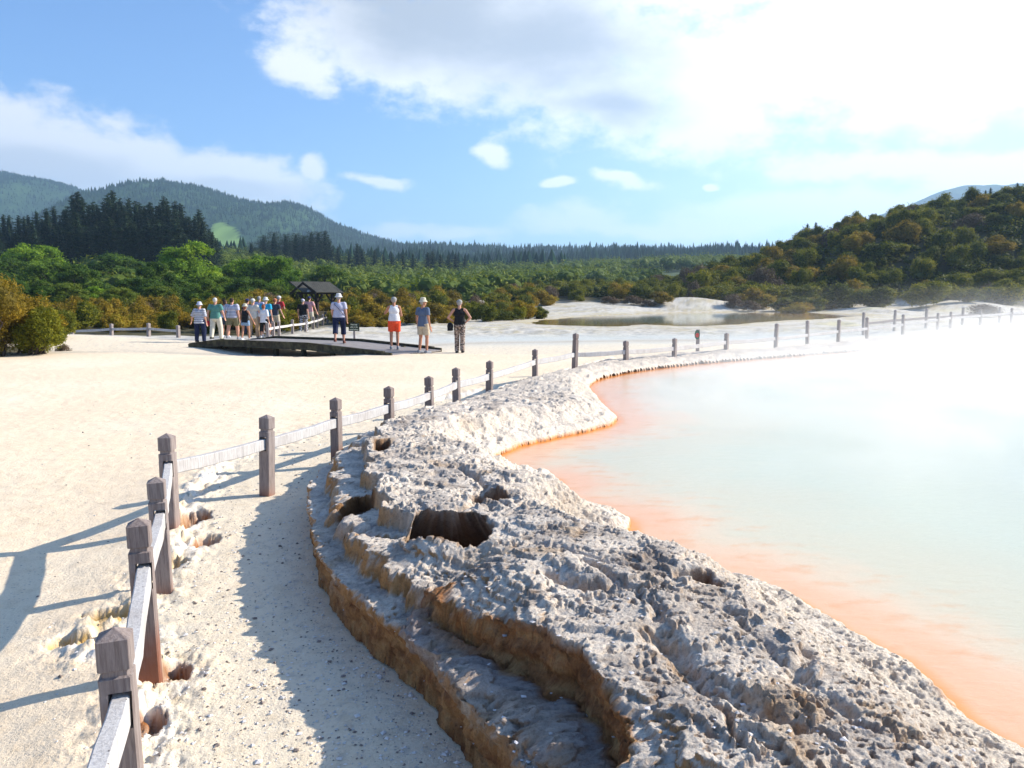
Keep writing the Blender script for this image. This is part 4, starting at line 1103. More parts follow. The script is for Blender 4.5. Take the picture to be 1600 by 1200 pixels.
# --- left scrub belt behind the fence
def where(px, table):
    for lim, s in table:
        if px < lim: return s
    return table[-1][1]
T1 = ((120, 'beyond the big left edge shrub'), (200, 'behind the short fence\'s left half'), (290, 'behind the short fence\'s right half'), (370, 'behind the striped woman'), (440, 'behind the walking group'), (530, 'beside the shelter'), (2000, 'right of the shelter'))
T2 = ((560, 'just right of the shelter'), (620, 'behind the orange shorts'), (680, 'behind the slate tee man'), (740, 'behind the camouflage trousers'), (2000, 'left of the pond'))
T3 = ((880, 'at the left tip of the pond mound'), (1000, 'on the mound behind the pond'), (1120, 'at the mound\'s brown end'), (1220, 'where the right hill begins'), (1330, 'above the pond\'s right end'), (1450, 'in the hill\'s middle'), (1540, 'near the hill\'s right end'), (3000, 'at the photo\'s right edge'))
def pxof(x, y): return 800 + x / y * 1244.4
CW = {'orange': 'orange brown', 'olive': 'olive green', 'dry': 'bare grey'}
def sw_(s, a, b_): return 'small' if s < a else ('large' if s > b_ else 'middling')
S1 = scatter((-36, 4, 38, 62), 150, 1.5, 31, lambda x, y: frus(x, y) and y > 38.5 + max(0, (x + 12)) * 1.6 and not (-20 < x - 0 and abs(x - (-.245 * y)) < 1.0 and y < 60) and not (abs(x + 15.6) < 2.2 and abs(y - 60) < 4))
z1 = gz_many([p[0] for p in S1], [p[1] for p in S1])
for (x, y), z in zip(S1, z1):
    kind = random.choices(['orange', 'olive', 'dry'], [5, 4, .8])[0]
    s = random.uniform(.75, 1.6); h = random.uniform(.65, 1.35) * (1 + .012 * (y - 38)) * (.8 if x > -10 else 1)
    place(random.choice(SCRUB[kind]), 'scrub_bush', x, y, s, h, '%s %s bush, %s row, %s' % (sw_(s, 1.05, 1.35), CW[kind], 'front' if y < 46 else ('middle' if y < 53 else 'back'), where(pxof(x, y), T1)), 'bush', 'scrub bushes behind the left fence and the walkers', z=z)
S2 = scatter((-24, 4, 66, 118), 125, 2.2, 33, lambda x, y: frus(x, y) and y > 72 + max(0, (-9 - x)) * -.4 + max(0, x + 6) * 2.2 and not (abs(x + 5) < 3.0 and abs(y - 100) < 12))
z2 = gz_many([p[0] for p in S2], [p[1] for p in S2])
for (x, y), z in zip(S2, z2):
    kind = random.choices(['orange', 'olive', 'dry'], [4, 5, .6])[0]
    s = random.uniform(1.1, 2.4); h = random.uniform(1.1, 2.3)
    place(random.choice(SCRUB[kind]), 'scrub_bush', x, y, s, h, '%s %s bush in the far belt\'s %s, %s' % (sw_(s, 1.5, 2.0), CW[kind], 'front' if y < 90 else 'back', where(pxof(x, y), T2)), 'bush', 'scrub bushes beyond the far fence left of the pond', z=z)
def okr(x, y):
    if not frus(x, y, .74): return False
    if x < 22: return y > 99 - .05 * x
    return y > max(86, 98 - (x - 22) * .8)
S3 = scatter((-1, 108, 84, 150), 290, 2.7, 35, okr)
z3 = gz_many([p[0] for p in S3], [p[1] for p in S3])
for (x, y), z in zip(S3, z3):
    kind = random.choices(['orange', 'olive', 'dry'], [1.2, 8, .7])[0]
    front = y < 100
    s = random.uniform(1.7, 3.3); h = random.uniform(1.6, 3.3) * (.8 if front else 1)
    if x < 24: h *= .7; s *= .8
    reg = 'low' if y < 97 else ('halfway up' if y < 115 else 'along the skyline')
    place(random.choice(SCRUB[kind]), 'scrub_tree', x, y, s, h, '%s %s scrub tree, %s, %s' % (sw_(s, 2.2, 2.8), CW[kind], reg, where(pxof(x, y), T3)), 'scrub tree', 'scrub trees over the right hill', z=z)
# low bare brown bushes on the pond bank
for px, py, dd, s, h, lb in ((985, 478, 93, 1.8, 1.0, 'low brown leafless bush left of centre on the white pond bank'), (1035, 474, 92, 2.0, 1.3, 'rounded rusty brown bush on top of the white pond bank'), (950, 478, 94, 1.6, .9, 'leftmost low brown bush on the white pond bank'),
        (1010, 480, 91, 1.3, .7, 'smallest low brown bush on the white pond bank, left of the rusty one'), (1150, 470, 92, 1.8, 1.5, 'bare brown bush right of the white mound behind the pond'), (1170, 474, 90, 1.5, 1.1, 'lower bare bush at the pond edge right of the white mound'),
        (1245, 477, 84, 2.4, 1.4, 'yellow brown bush low above the pond\'s right end'), (1545, 478, 66, 2.2, 1.0, 'bare grey bush on the white flat near the right edge of the photo')):
    o = single(SCRUB['dry' if px not in (1245, 1035) else 'orange'][0], 'low_bush', px, py, dd, s, h, lb, 'bush', 'low bushes on the pond bank')

# --- plain of green scrub in the middle distance (uncountable)
def merged_scrub(name, pts, zs, sizes, mt, per, leaf, label, cat, seed):
    rg_ = np.random.default_rng(seed); V, F, T = [], [], []; off = 0
    c = np.stack([pts[:, 0], pts[:, 1], zs + sizes * .35], 1)
    # every bush gets three lobes
    cc = np.concatenate([c + np.stack([rg_.uniform(-.6, .6, len(c)) * sizes, rg_.uniform(-.4, .4, len(c)) * sizes, rg_.uniform(-.1, .35, len(c)) * sizes], 1) for _ in range(3)])
    rr = np.concatenate([np.stack([sizes * .55, sizes * .55, sizes * .42], 1) * rg_.uniform(.7, 1.15, (len(c), 1)) for _ in range(3)])
    v, f, tone = leafcloud(rg_, cc, rr, per * len(c), leaf, asp=1.8, shell=.6, up=.6)
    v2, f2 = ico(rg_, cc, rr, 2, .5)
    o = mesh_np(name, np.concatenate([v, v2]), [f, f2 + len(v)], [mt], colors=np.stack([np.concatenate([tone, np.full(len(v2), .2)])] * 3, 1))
    tag(o, label, cat, kind='stuff')
rg_ = np.random.default_rng(51)
yy = 112 + (560 - 112) * rg_.uniform(0, 1, 4200) ** 1.25; xx = rg_.uniform(-.52, .36, 4200) * yy
k = ~((xx > -2) & (yy < 152)) & ~((xx > 12) & (yy < 210)) & ~((xx > 38) & (yy < 320)); xx, yy = xx[k], yy[k]
zs = ground_h(xx, yy); sz = rg_.uniform(2.6, 5.2, len(xx)) * (1 + (yy - 110) / 600)
L_MID = leaf_mat('mid_green_scrub', [(.030, .054, .008), (.075, .115, .012), (.145, .185, .016), (.20, .20, .02)])
merged_scrub('green_scrub_plain', np.stack([xx, yy], 1), zs, sz, L_MID, 150, .40, 'continuous green scrub covering the plain in the middle distance', 'scrub', 5)

rg_ = np.random.default_rng(52)
xx = rg_.uniform(4, 110, 3000); yy = rg_.uniform(90, 150, 3000); k = (xx < yy * .74) & (hill_right(xx, yy) > 1.2); xx, yy = xx[k][:1500], yy[k][:1500]
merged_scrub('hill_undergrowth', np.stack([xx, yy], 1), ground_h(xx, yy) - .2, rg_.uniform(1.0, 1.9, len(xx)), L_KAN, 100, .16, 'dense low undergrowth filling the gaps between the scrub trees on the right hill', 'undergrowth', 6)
# ================================================================== TREES
def tree_part(e, name, me):
    o = bpy.data.objects.new(name, me); col.objects.link(o); o.parent = e; return o
def broadleaf_meshes(seed, mt, n=15000, leaf=.016, wide=1.0):
    """unit tree: height 1"""
    rg_ = np.random.default_rng(seed); lob = []
    for i in range(34):
        u = rg_.uniform(-1, 1); a = rg_.uniform(0, 6.28); q = math.sqrt(max(0, 1 - u * u))
        rad = .30 * wide; zc = .56 + u * .30
        lob.append((rad * .95 * q * math.cos(a), rad * .95 * q * math.sin(a), zc, *(rg_.uniform(.065, .125) * np.array((wide, wide, .8)))))
    lob.append((0, 0, .52, .20 * wide, .20 * wide, .25)); lob.append((0, 0, .3, .22 * wide, .22 * wide, .16))
    cr = crown_mesh('crown', rg_, lob, n, leaf, mt, asp=1.4, shell=.62, up=.4)
    pl = [(curve_pts(rg_, (0, 0, -.03), (0, 0, .5), 6, .03), .028, .014)] + [(curve_pts(rg_, (0, 0, rg_.uniform(.12, .4)), l[:3], 4), .012, .004) for l in lob[:14]]
    v, f = limbs(rg_, .03, pl, 6); tr = mesh_np('trunk', v, f, [BARK], link=False, smooth_=True)
    return tr, cr
def pine_meshes(seed, mt=L_PIN, n=5200, wide=.2, bare=.18, flat=False):
    rg_ = np.random.default_rng(seed); cs, rs_ = [], []; pl = [(curve_pts(rg_, (0, 0, -.02), (0, 0, .97), 7, .006), .016, .003)]
    nb = 64
    for i in range(nb):
        u = (i + rg_.uniform(0, 1)) / nb; z = bare + (1 - bare) * u
        if flat: rad = wide * (1.05 - .75 * u ** 3) * rg_.uniform(.6, 1.25)
        else: rad = wide * (1 - u) ** .8 * rg_.uniform(.55, 1.3) + .012
        a = i * 2.4 + rg_.uniform(-.4, .4)
        tipz = z + rad * .18
        for q in (.35, .7, 1.0):
            cs.append((rad * q * math.cos(a), rad * q * math.sin(a), z + (tipz - z) * q)); s = .014 + rad * .22 * (1.25 - .5 * q); rs_.append((s, s, s * .62))
        pl.append(([(0, 0, z - .01), (rad * .5 * math.cos(a), rad * .5 * math.sin(a), z + .005), (rad * math.cos(a), rad * math.sin(a), tipz)], .004, .001))
    v, f, tone = leafcloud(rg_, np.array(cs), np.array(rs_), n, .014, asp=2.6, shell=.25, up=.1)
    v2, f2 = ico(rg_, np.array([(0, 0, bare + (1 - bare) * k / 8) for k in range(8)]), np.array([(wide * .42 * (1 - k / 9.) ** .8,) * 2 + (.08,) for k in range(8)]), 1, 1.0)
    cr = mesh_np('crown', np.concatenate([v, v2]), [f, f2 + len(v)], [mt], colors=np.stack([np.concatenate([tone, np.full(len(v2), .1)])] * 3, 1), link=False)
    v, f = limbs(rg_, .02, pl, 5); tr = mesh_np('trunk', v, f, [BARK], link=False, smooth_=True)
    return tr, cr
BL_G = [broadleaf_meshes(s, L_GRN, wide=w_) for s, w_ in ((71, 1.0), (72, 1.25))]
BL_D = [broadleaf_meshes(s, L_DKG, wide=w_) for s, w_ in ((73, 1.1), (74, 1.35))]
BL_M = [broadleaf_meshes(75, L_MID, wide=1.3)]
PINES = [pine_meshes(80 + i, wide=w_, bare=b_) for i, (w_, b_) in enumerate(((.20, .10), (.17, .2), (.23, .12), (.15, .25)))]
PFLAT = [pine_meshes(90 + i, wide=w_, bare=b_, flat=True) for i, (w_, b_) in enumerate(((.26, .35), (.30, .3)))]
def tree(pair, name, px, pytop, dd, label, group, cat='tree', wmul=1.0):
    q = PD(px, pytop, dd); g = gh(q[0], q[1]); h = max(2, q[2] - g)
    e = empty(name, (q[0], q[1], g - .15), random.uniform(0, 6.28)); tag(e, label, cat, group)
    for nm, me in zip(('trunk', 'crown'), pair): o = tree_part(e, nm, me); o.scale = (h * wmul, h * wmul, h)
    return e
G1 = 'broadleaf trees beyond the scrub at the left'
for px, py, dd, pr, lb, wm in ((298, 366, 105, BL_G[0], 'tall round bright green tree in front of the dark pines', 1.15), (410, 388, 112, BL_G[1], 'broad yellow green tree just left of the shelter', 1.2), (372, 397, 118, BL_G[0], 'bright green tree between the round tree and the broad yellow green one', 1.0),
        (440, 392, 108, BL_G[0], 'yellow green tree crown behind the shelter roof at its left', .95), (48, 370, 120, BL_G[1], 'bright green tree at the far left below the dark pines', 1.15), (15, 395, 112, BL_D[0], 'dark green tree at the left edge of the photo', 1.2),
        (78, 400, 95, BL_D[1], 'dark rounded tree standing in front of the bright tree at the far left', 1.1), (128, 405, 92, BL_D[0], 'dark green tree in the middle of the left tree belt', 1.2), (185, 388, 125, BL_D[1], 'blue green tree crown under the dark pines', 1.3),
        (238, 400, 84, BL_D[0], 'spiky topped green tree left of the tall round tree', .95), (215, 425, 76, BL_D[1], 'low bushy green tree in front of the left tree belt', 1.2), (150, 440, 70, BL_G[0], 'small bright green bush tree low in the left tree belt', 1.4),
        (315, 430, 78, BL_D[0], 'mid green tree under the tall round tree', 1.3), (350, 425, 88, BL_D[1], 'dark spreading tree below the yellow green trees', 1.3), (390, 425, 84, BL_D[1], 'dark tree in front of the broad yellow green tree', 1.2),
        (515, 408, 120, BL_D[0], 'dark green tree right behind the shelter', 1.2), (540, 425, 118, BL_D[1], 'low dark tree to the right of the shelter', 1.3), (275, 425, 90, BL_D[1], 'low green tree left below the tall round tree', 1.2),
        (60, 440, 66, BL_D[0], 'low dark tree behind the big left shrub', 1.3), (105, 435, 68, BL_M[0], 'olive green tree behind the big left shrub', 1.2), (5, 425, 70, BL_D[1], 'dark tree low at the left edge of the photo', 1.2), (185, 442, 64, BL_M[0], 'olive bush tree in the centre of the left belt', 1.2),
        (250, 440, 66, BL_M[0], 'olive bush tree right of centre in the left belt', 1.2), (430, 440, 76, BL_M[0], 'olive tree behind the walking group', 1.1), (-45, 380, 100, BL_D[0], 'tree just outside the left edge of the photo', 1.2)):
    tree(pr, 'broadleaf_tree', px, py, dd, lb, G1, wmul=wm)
# the dark stand of tall pines
sky_ = [(-60, 360), (0, 335), (20, 338), (55, 322), (75, 315), (90, 322), (120, 298), (150, 312), (165, 300), (175, 296), (200, 298), (230, 303), (245, 306), (270, 308), (290, 322), (310, 328), (325, 340), (340, 368)]
rg_ = np.random.default_rng(61)
TP = ((20, 'at the photo edge'), (80, 'above the far left bright tree'), (150, 'left of the tallest crowns'), (210, 'among the tallest crowns'), (270, 'right of the tallest crowns'), (320, 'above the round bright tree'), (999, 'by the cleared field'))
for i in range(60):
    px = -60 + (340 + 60) * (i + rg_.uniform(0, 1)) / 60
    py = np.interp(px, [a for a, _ in sky_], [b_ for _, b_ in sky_]) + rg_.uniform(-4, 16)
    back = i % 2
    lb = 'tall dark pine, %s row of left stand, %s' % ('back' if back else 'front', where(px, TP))
    tree(PINES[rg_.integers(0, 4)], 'pine_tree', px, py + (0 if back else 8), 205 if back else 185, lb, 'dark pines of the left stand', 'pine', 1.25)
for i in range(26):
    px = 0 + 340 * (i + rg_.uniform(0, 1)) / 26
    tree(PINES[rg_.integers(0, 4)], 'pine_tree', px, np.interp(px, [a for a, _ in sky_], [b_ for _, b_ in sky_]) + rg_.uniform(30, 55), 172, 'shorter dark pine at the left stand\'s foot, ' + where(px, TP), 'dark pines of the left stand', 'pine', 1.4)
# mid line of dark pines
mid = [(372, 388), (392, 378), (412, 368), (428, 362), (446, 366), (462, 364), (474, 368), (486, 362), (497, 362), (508, 360), (515, 375), (528, 385), (545, 392), (558, 380), (566, 388), (585, 390), (600, 398), (612, 394), (630, 396), (645, 396), (668, 394), (676, 392), (688, 396), (700, 398), (712, 396), (726, 402), (480, 392), (440, 392), (530, 402), (570, 404), (600, 408), (630, 408)]
for i, (px, py) in enumerate(mid):
    pr = PFLAT[i % 2] if px < 500 else PINES[i % 4]
    tree(pr, 'pine_tree', px, py, 300, 'dark %s pine in the middle distance, %s' % ('flat topped' if px < 500 else 'pointed', where(px, ((400, 'right of the cleared field'), (450, 'above the yellow green tree'), (500, 'above the shelter'), (560, 'right of the shelter roof'), (620, 'above the orange shorts'), (680, 'above the slate tee man'), (999, 'above the camouflage trousers')))), 'dark pines in the middle distance', 'pine', 1.15 if px < 500 else 1.5)
# far row of plantation pines along the horizon
rg_ = np.random.default_rng(62)
n = 4200; ty = rg_.uniform(600, 760, n); tx = (rg_.uniform(640, 1260, n) - 800) / 1244.4 * ty
tz = ground_h(tx, ty); hh = np.clip(rg_.normal(11.5, 2.4, n), 6, 18) * (1 + .18 * np.sin(tx / 23) * np.sin(tx / 9))
cone_forest('plantation_forest', [(tx, ty, tz - 1, hh)], 'far row of plantation pines standing on the horizon', seed=9, slim=.2)
n = 1500; ty = rg_.uniform(380, 600, n); tx = (rg_.uniform(-50, 900, n) - 800) / 1244.4 * ty
cone_forest('dark_wood', [(tx, ty, ground_h(tx, ty) - 1, rg_.uniform(7, 14, n))], 'dark wood of mixed conifers behind the green plain', seed=10, slim=.34)
# a few young conifers peeping over the right ridge
for px, py in ((1262, 348), (1275, 346), (1425, 320), (1540, 296), (1548, 292), (1590, 284)):
    tree(PINES[px % 4], 'pine_tree', px, py, 150, 'young conifer peeping over the crest of the right hill', 'young conifers on the right ridge', 'pine', 1.4)

# ================================================================== LOOSE STONES
rg_ = np.random.default_rng(77); n = 30000
yy = 2.2 * np.exp(rg_.uniform(0, 1, n) * math.log(14 / 2.2)); xx = yy * rg_.uniform(-.62, .05, n)
dO, _, _, _ = polydist(xx, yy, OUT); inr = inside(xx, yy, ROCKPOLY); dL, _, _, _ = polydist(xx, yy, LEDGE); onL = inside(xx, yy, LPOLY)
keep = (~inr) & (rg_.uniform(0, 1, n) < np.where(onL, .05, .6 * np.exp(-dO / .8) + .25)) & (dO > .02)
xx, yy = xx[keep], yy[keep]; n = len(xx); zz_ = ground_h(xx, yy)
s = np.exp(rg_.normal(-5.65, .6, n)); s = np.clip(s, .002, .014) * (1 + yy * .03)
v0 = np.array([(1, 0, 0), (.2, 1, 0), (-1, .3, 0), (-.3, -1, 0), (0, 0, .55), (0.1, 0, -.5)])
f0 = np.array([(0, 1, 4), (1, 2, 4), (2, 3, 4), (3, 0, 4), (1, 0, 5), (2, 1, 5), (3, 2, 5), (0, 3, 5)])
an = rg_.uniform(0, 6.28, n); ca_, sa_ = np.cos(an), np.sin(an)
vv = v0[None] * (1 + rg_.uniform(-.35, .35, (n, 6, 3))) * s[:, None, None]
vx = vv[..., 0] * ca_[:, None] - vv[..., 1] * sa_[:, None] + xx[:, None]; vy = vv[..., 0] * sa_[:, None] + vv[..., 1] * ca_[:, None] + yy[:, None]; vz = vv[..., 2] + zz_[:, None] + s[:, None] * .25
tone = np.where(rg_.uniform(0, 1, (n, 1)) < .3, np.array([[.26, .21, .18]]), np.array([[.72, .68, .64]])) * rg_.uniform(.7, 1.15, (n, 1))
m, t, b = mat_new('loose_stone'); t.links.new(attr(t), b.inputs['Base Color'])
o = mesh_np('gravel', np.stack([vx, vy, vz], 2).reshape(-1, 3), (f0[None] + 6 * np.arange(n)[:, None, None]).reshape(-1, 3), [m], colors=np.repeat(tone, 6, 0))
tag(o, 'loose gravel and shell like chips on the white path beside the rock', 'gravel', kind='stuff')
# small chips lying in the lower gutter of the rock shelf
m_ = (ROCK_Y < 6) & (ROCK_X < 1.5); px_, py_, pz_ = ROCK_X[m_], ROCK_Y[m_], ROCK_Z[m_]
sel = rg_.choice(len(px_), 420); n = len(sel); s = np.clip(np.exp(rg_.normal(-5.0, .4, n)), .003, .013)
an = rg_.uniform(0, 6.28, n); ca_, sa_ = np.cos(an), np.sin(an); vv = v0[None] * (1 + rg_.uniform(-.4, .4, (n, 6, 3))) * s[:, None, None] * np.array((1, 1, .5))
vx = vv[..., 0] * ca_[:, None] - vv[..., 1] * sa_[:, None] + px_[sel][:, None]; vy = vv[..., 0] * sa_[:, None] + vv[..., 1] * ca_[:, None] + py_[sel][:, None]; vz = vv[..., 2] + pz_[sel][:, None] + s[:, None] * .3
tone = np.array([[.66, .62, .6]]) * rg_.uniform(.6, 1.2, (n, 1))
o = mesh_np('rock_chips', np.stack([vx, vy, vz], 2).reshape(-1, 3), (f0[None] + 6 * np.arange(n)[:, None, None]).reshape(-1, 3), [m], colors=np.repeat(tone, 6, 0))
tag(o, 'thin pale rock chips scattered on the rock shelf', 'gravel', kind='stuff')
# ================================================================== PEOPLE
def flat(name, c, c2=None, scale=30, rough=.8):
    return plain(name, c, c2 or tuple(v * .82 for v in c), scale=scale, rough=rough, bmp=0)
SKIN = flat('skin', (.62, .34, .24), (.54, .27, .18)); SKIN2 = flat('tanned_skin', (.48, .24, .15), (.42, .2, .12))
GREYH = flat('grey_hair', (.36, .34, .32)); WHITEH = flat('white_hair', (.66, .63, .58)); DKH = flat('dark_hair', (.05, .03, .02)); REDH = flat('auburn_hair', (.28, .10, .05))
def band_mat(name, c1, c2, scale, axis=2, ratio=.5, grid=False):
    m, t, b = mat_new(name)
    tc_ = node(t, 'ShaderNodeTexCoord'); s = node(t, 'ShaderNodeSeparateXYZ'); t.links.new(tc_.outputs['Object'], s.inputs[0])
    def st(o_): return mth(t, 'GREATER_THAN', mth(t, 'FRACT', mth(t, 'MULTIPLY', o_, scale)), ratio)
    f = st(s.outputs[axis])
    if grid:
        f2 = st(mth(t, 'ADD', s.outputs[0], s.outputs[1])); f = mth(t, 'MULTIPLY', mth(t, 'ADD', f, f2), .5)
    t.links.new(mixc(t, f, c1, c2), b.inputs['Base Color']); return m
def blotch(name, c1, c2, c3, scale):
    m, t, b = mat_new(name); n1 = noise(t, scale, 2, .5, stretch=(1, 1, 2.2)); n2 = noise(t, scale * 1.7, 2, .5, stretch=(1, 1, 2.5))
    c = mixc(t, smooth(t, n1, .48, .52), c1, c2); c = mixc(t, smooth(t, n2, .56, .60), c, c3); t.links.new(c, b.inputs['Base Color']); return m
def soup():
    return bmesh.new()
def cap(bm, a, b, r1, r2, seg=12):
    a, b = Vector(a), Vector(b)
    if (b - a).length > 1e-4: cyl(bm, a, b, r1, r2, seg)
    for p, r in ((a, r1), (b, r2)):
        bmesh.ops.create_icosphere(bm, subdivisions=2, radius=r, matrix=Matrix.Translation(p))
def ell(bm, c, r, rot=None):
    M = Matrix.Translation(c) @ (rot.to_4x4() if rot else Matrix.Identity(4)) @ Matrix.Diagonal((*r, 1))
    bmesh.ops.create_icosphere(bm, subdivisions=3, radius=1, matrix=M)
def fuse(name, bm, mat, parent, vox=.012, sm=3, clip=None):
    """join the overlapping volumes into one continuous skin"""
    me = bpy.data.meshes.new(name); bm.to_mesh(me); bm.free()
    o = bpy.data.objects.new(name, me); col.objects.link(o)
    r = o.modifiers.new('r', 'REMESH'); r.mode = 'VOXEL'; r.voxel_size = vox
    s = o.modifiers.new('s', 'SMOOTH'); s.factor = .5; s.iterations = sm
    dg = bpy.context.evaluated_depsgraph_get()
    m2 = bpy.data.meshes.new_from_object(o.evaluated_get(dg)); o.modifiers.clear(); o.data = m2; bpy.data.meshes.remove(me)
    m2.materials.clear(); m2.materials.append(mat)
    m2.polygons.foreach_set('use_smooth', np.ones(len(m2.polygons), dtype=bool))
    o.parent = parent; m2.name = name
    return o
def person(px, Y, H, face, label, z=None, skin=SKIN, build=1.0, female=False, top=None, top_kind='tee', top_len=.0, bottom=None, bot_kind='trousers', shoes=None, hair=GREYH, hair_kind='short',
           hat=None, hat_kind=None, stride=.12, armL='down', armR='down', extra=None, stepping=0.0, headturn=0.0, vox=.013, headtilt=0.0, lean=0.0):
    x = (px - 800) / 1244.4 * (Y * math.cos(PITCH) + .1)
    g = gh(x, Y) if z is None else z
    e = empty('person', (x, Y, g), face); tag(e, label, 'person')
    h = H; w_ = build
    # joints: x right, y forward, z up
    hipz, kneez, shz, neckz = .52 * h, .285 * h, .815 * h, .86 * h
    hw = .095 * w_ * h / 1.7 * (1.08 if female else 1); sw = .195 * (.9 if female else 1) * (.6 + .4 * w_) * h / 1.7
    ly = lean
    def leg(s):
        fy = stride * s * .5
        kx, ky = s * hw * 1.02, fy * .6 + .03
        ax, ay = s * hw * 1.0, fy
        lift = max(0, -s * stride) * .18
        return Vector((s * hw, 0, hipz)), Vector((kx, ky, kneez + .01)), Vector((ax, ay - .01, .085 + lift))
    legs = {s: leg(s) for s in (-1, 1)}
    def arm(s, kind):
        sh = Vector((s * sw, ly * .8, shz - .02))
        if kind == 'down': el, wr = sh + Vector((s * .055, -.02, -.285 * h / 1.7)), sh + Vector((s * .07, .04, -.53 * h / 1.7))
        elif kind == 'swing': el, wr = sh + Vector((s * .07, -.09, -.27 * h / 1.7)), sh + Vector((s * .09, -.05, -.52 * h / 1.7))
        elif kind == 'fwd': el, wr = sh + Vector((s * .06, .08, -.27 * h / 1.7)), sh + Vector((s * .05, .22, -.47 * h / 1.7))
        elif kind == 'hip': el, wr = sh + Vector((s * .17, -.04, -.24 * h / 1.7)), sh + Vector((s * -.02, .12, -.40 * h / 1.7))
        elif kind == 'fold': el, wr = sh + Vector((s * .06, .06, -.27 * h / 1.7)), sh + Vector((s * -.10, .24, -.22 * h / 1.7))
        elif kind == 'cam': el, wr = sh + Vector((s * .12, .12, -.20 * h / 1.7)), sh + Vector((-s * .11, .26, .06))
        elif kind == 'out': el, wr = sh + Vector((s * .12, .0, -.26 * h / 1.7)), sh + Vector((s * .20, .05, -.48 * h / 1.7))
        return sh, el, wr
    arms = {-1: arm(-1, armL), 1: arm(1, armR)}
    k = h / 1.7
    bm = soup()
    for s in (-1, 1):
        a, b_, c_ = legs[s]
        cap(bm, a, b_, .083 * w_ * k, .055 * w_ * k); cap(bm, b_, b_.lerp(c_, .35), .052 * w_ * k, .054 * w_ * k); cap(bm, b_.lerp(c_, .35), c_, .054 * w_ * k, .034 * k)
        ell(bm, c_ + Vector((s * .008, .055, -.048)), (.042 * k, .115 * k, .036 * k))
        sh, el, wr = arms[s]
        cap(bm, sh, el, .047 * w_ * k, .038 * w_ * k); cap(bm, el, wr, .038 * w_ * k, .025 * k)
        d = (wr - el).normalized(); side = Vector((0, 1, 0)).cross(d).normalized() if abs(d.y) < .9 else Vector((1, 0, 0)); nrm_ = d.cross(side)
        pc = wr + d * .05 * k; bx(bm, pc, (.028 * k, .07 * k, .085 * k), rot=Matrix((side, nrm_, d)).transposed() if True else None)
        for q in range(4):
            off = (q - 1.5) * .0195 * k; L_ = (.066, .078, .074, .058)[q] * k
            p0 = pc + nrm_ * off + d * .035 * k; p1 = p0 + d * L_ * .55 - side * s * .006; p2 = p1 + d * L_ * .42 - side * s * .018
            cap(bm, p0, p1, .0092 * k, .0085 * k, 6); cap(bm, p1, p2, .0085 * k, .0072 * k, 6)
        p0 = pc + nrm_ * .035 * k - d * .02 * k; cap(bm, p0, p0 + nrm_ * .028 * k + d * .03 * k, .011 * k, .009 * k, 6)
    ell(bm, (0, 0, hipz + .03 * k), (.155 * w_ * k * (1.08 if female else 1), .115 * w_ * k, .12 * k))
    ell(bm, (0, ly * .3 + .01, .62 * h), (.142 * w_ * k, .108 * w_ * k, .13 * k))
    ell(bm, (0, ly * .6, .735 * h), (.165 * w_ * k * (.93 if female else 1), .112 * w_ * k, .16 * k))
    cap(bm, (-sw * .8, ly * .8, shz - .01), (sw * .8, ly * .8, shz - .01), .052 * k, .052 * k); cap(bm, (0, ly * .8 - .012, shz), (0, ly + .01, neckz + .02), .06 * k, .05 * k)
    # head with face
    hc = Vector((0, ly + .022, .93 * h)); HR = Matrix.Rotation(headturn, 3, 'Z') @ Matrix.Rotation(headtilt, 3, 'X')
    def hp(x_, y_, z_): return hc + HR @ Vector((x_ * k, y_ * k, z_ * k))
    ell(bm, hp(0, -.008, .022), (.076 * k, .092 * k, .090 * k), HR); ell(bm, hp(0, .022, -.035), (.058 * k, .066 * k, .075 * k), HR)
    ell(bm, hp(0, .095, -.012), (.013 * k, .022 * k, .022 * k), HR); ell(bm, hp(0, .074, -.088), (.024 * k, .02 * k, .018 * k), HR)
    ell(bm, hp(0, .082, -.052), (.026 * k, .012 * k, .009 * k), HR); ell(bm, hp(0, .078, .028), (.046 * k, .014 * k, .010 * k), HR)
    for s in (-1, 1): ell(bm, hp(s * .078, -.005, -.005), (.010 * k, .018 * k, .030 * k), HR)
    fuse('body', bm, skin, e, vox * .85, 2)
    # eyes: part of the face
    bm = soup()
    for s in (-1, 1): ell(bm, hp(s * .030, .077, .006), (.011 * k, .007 * k, .008 * k), HR)
    bm_obj('eyes', bm, EYE, e, True)
    ex = .016
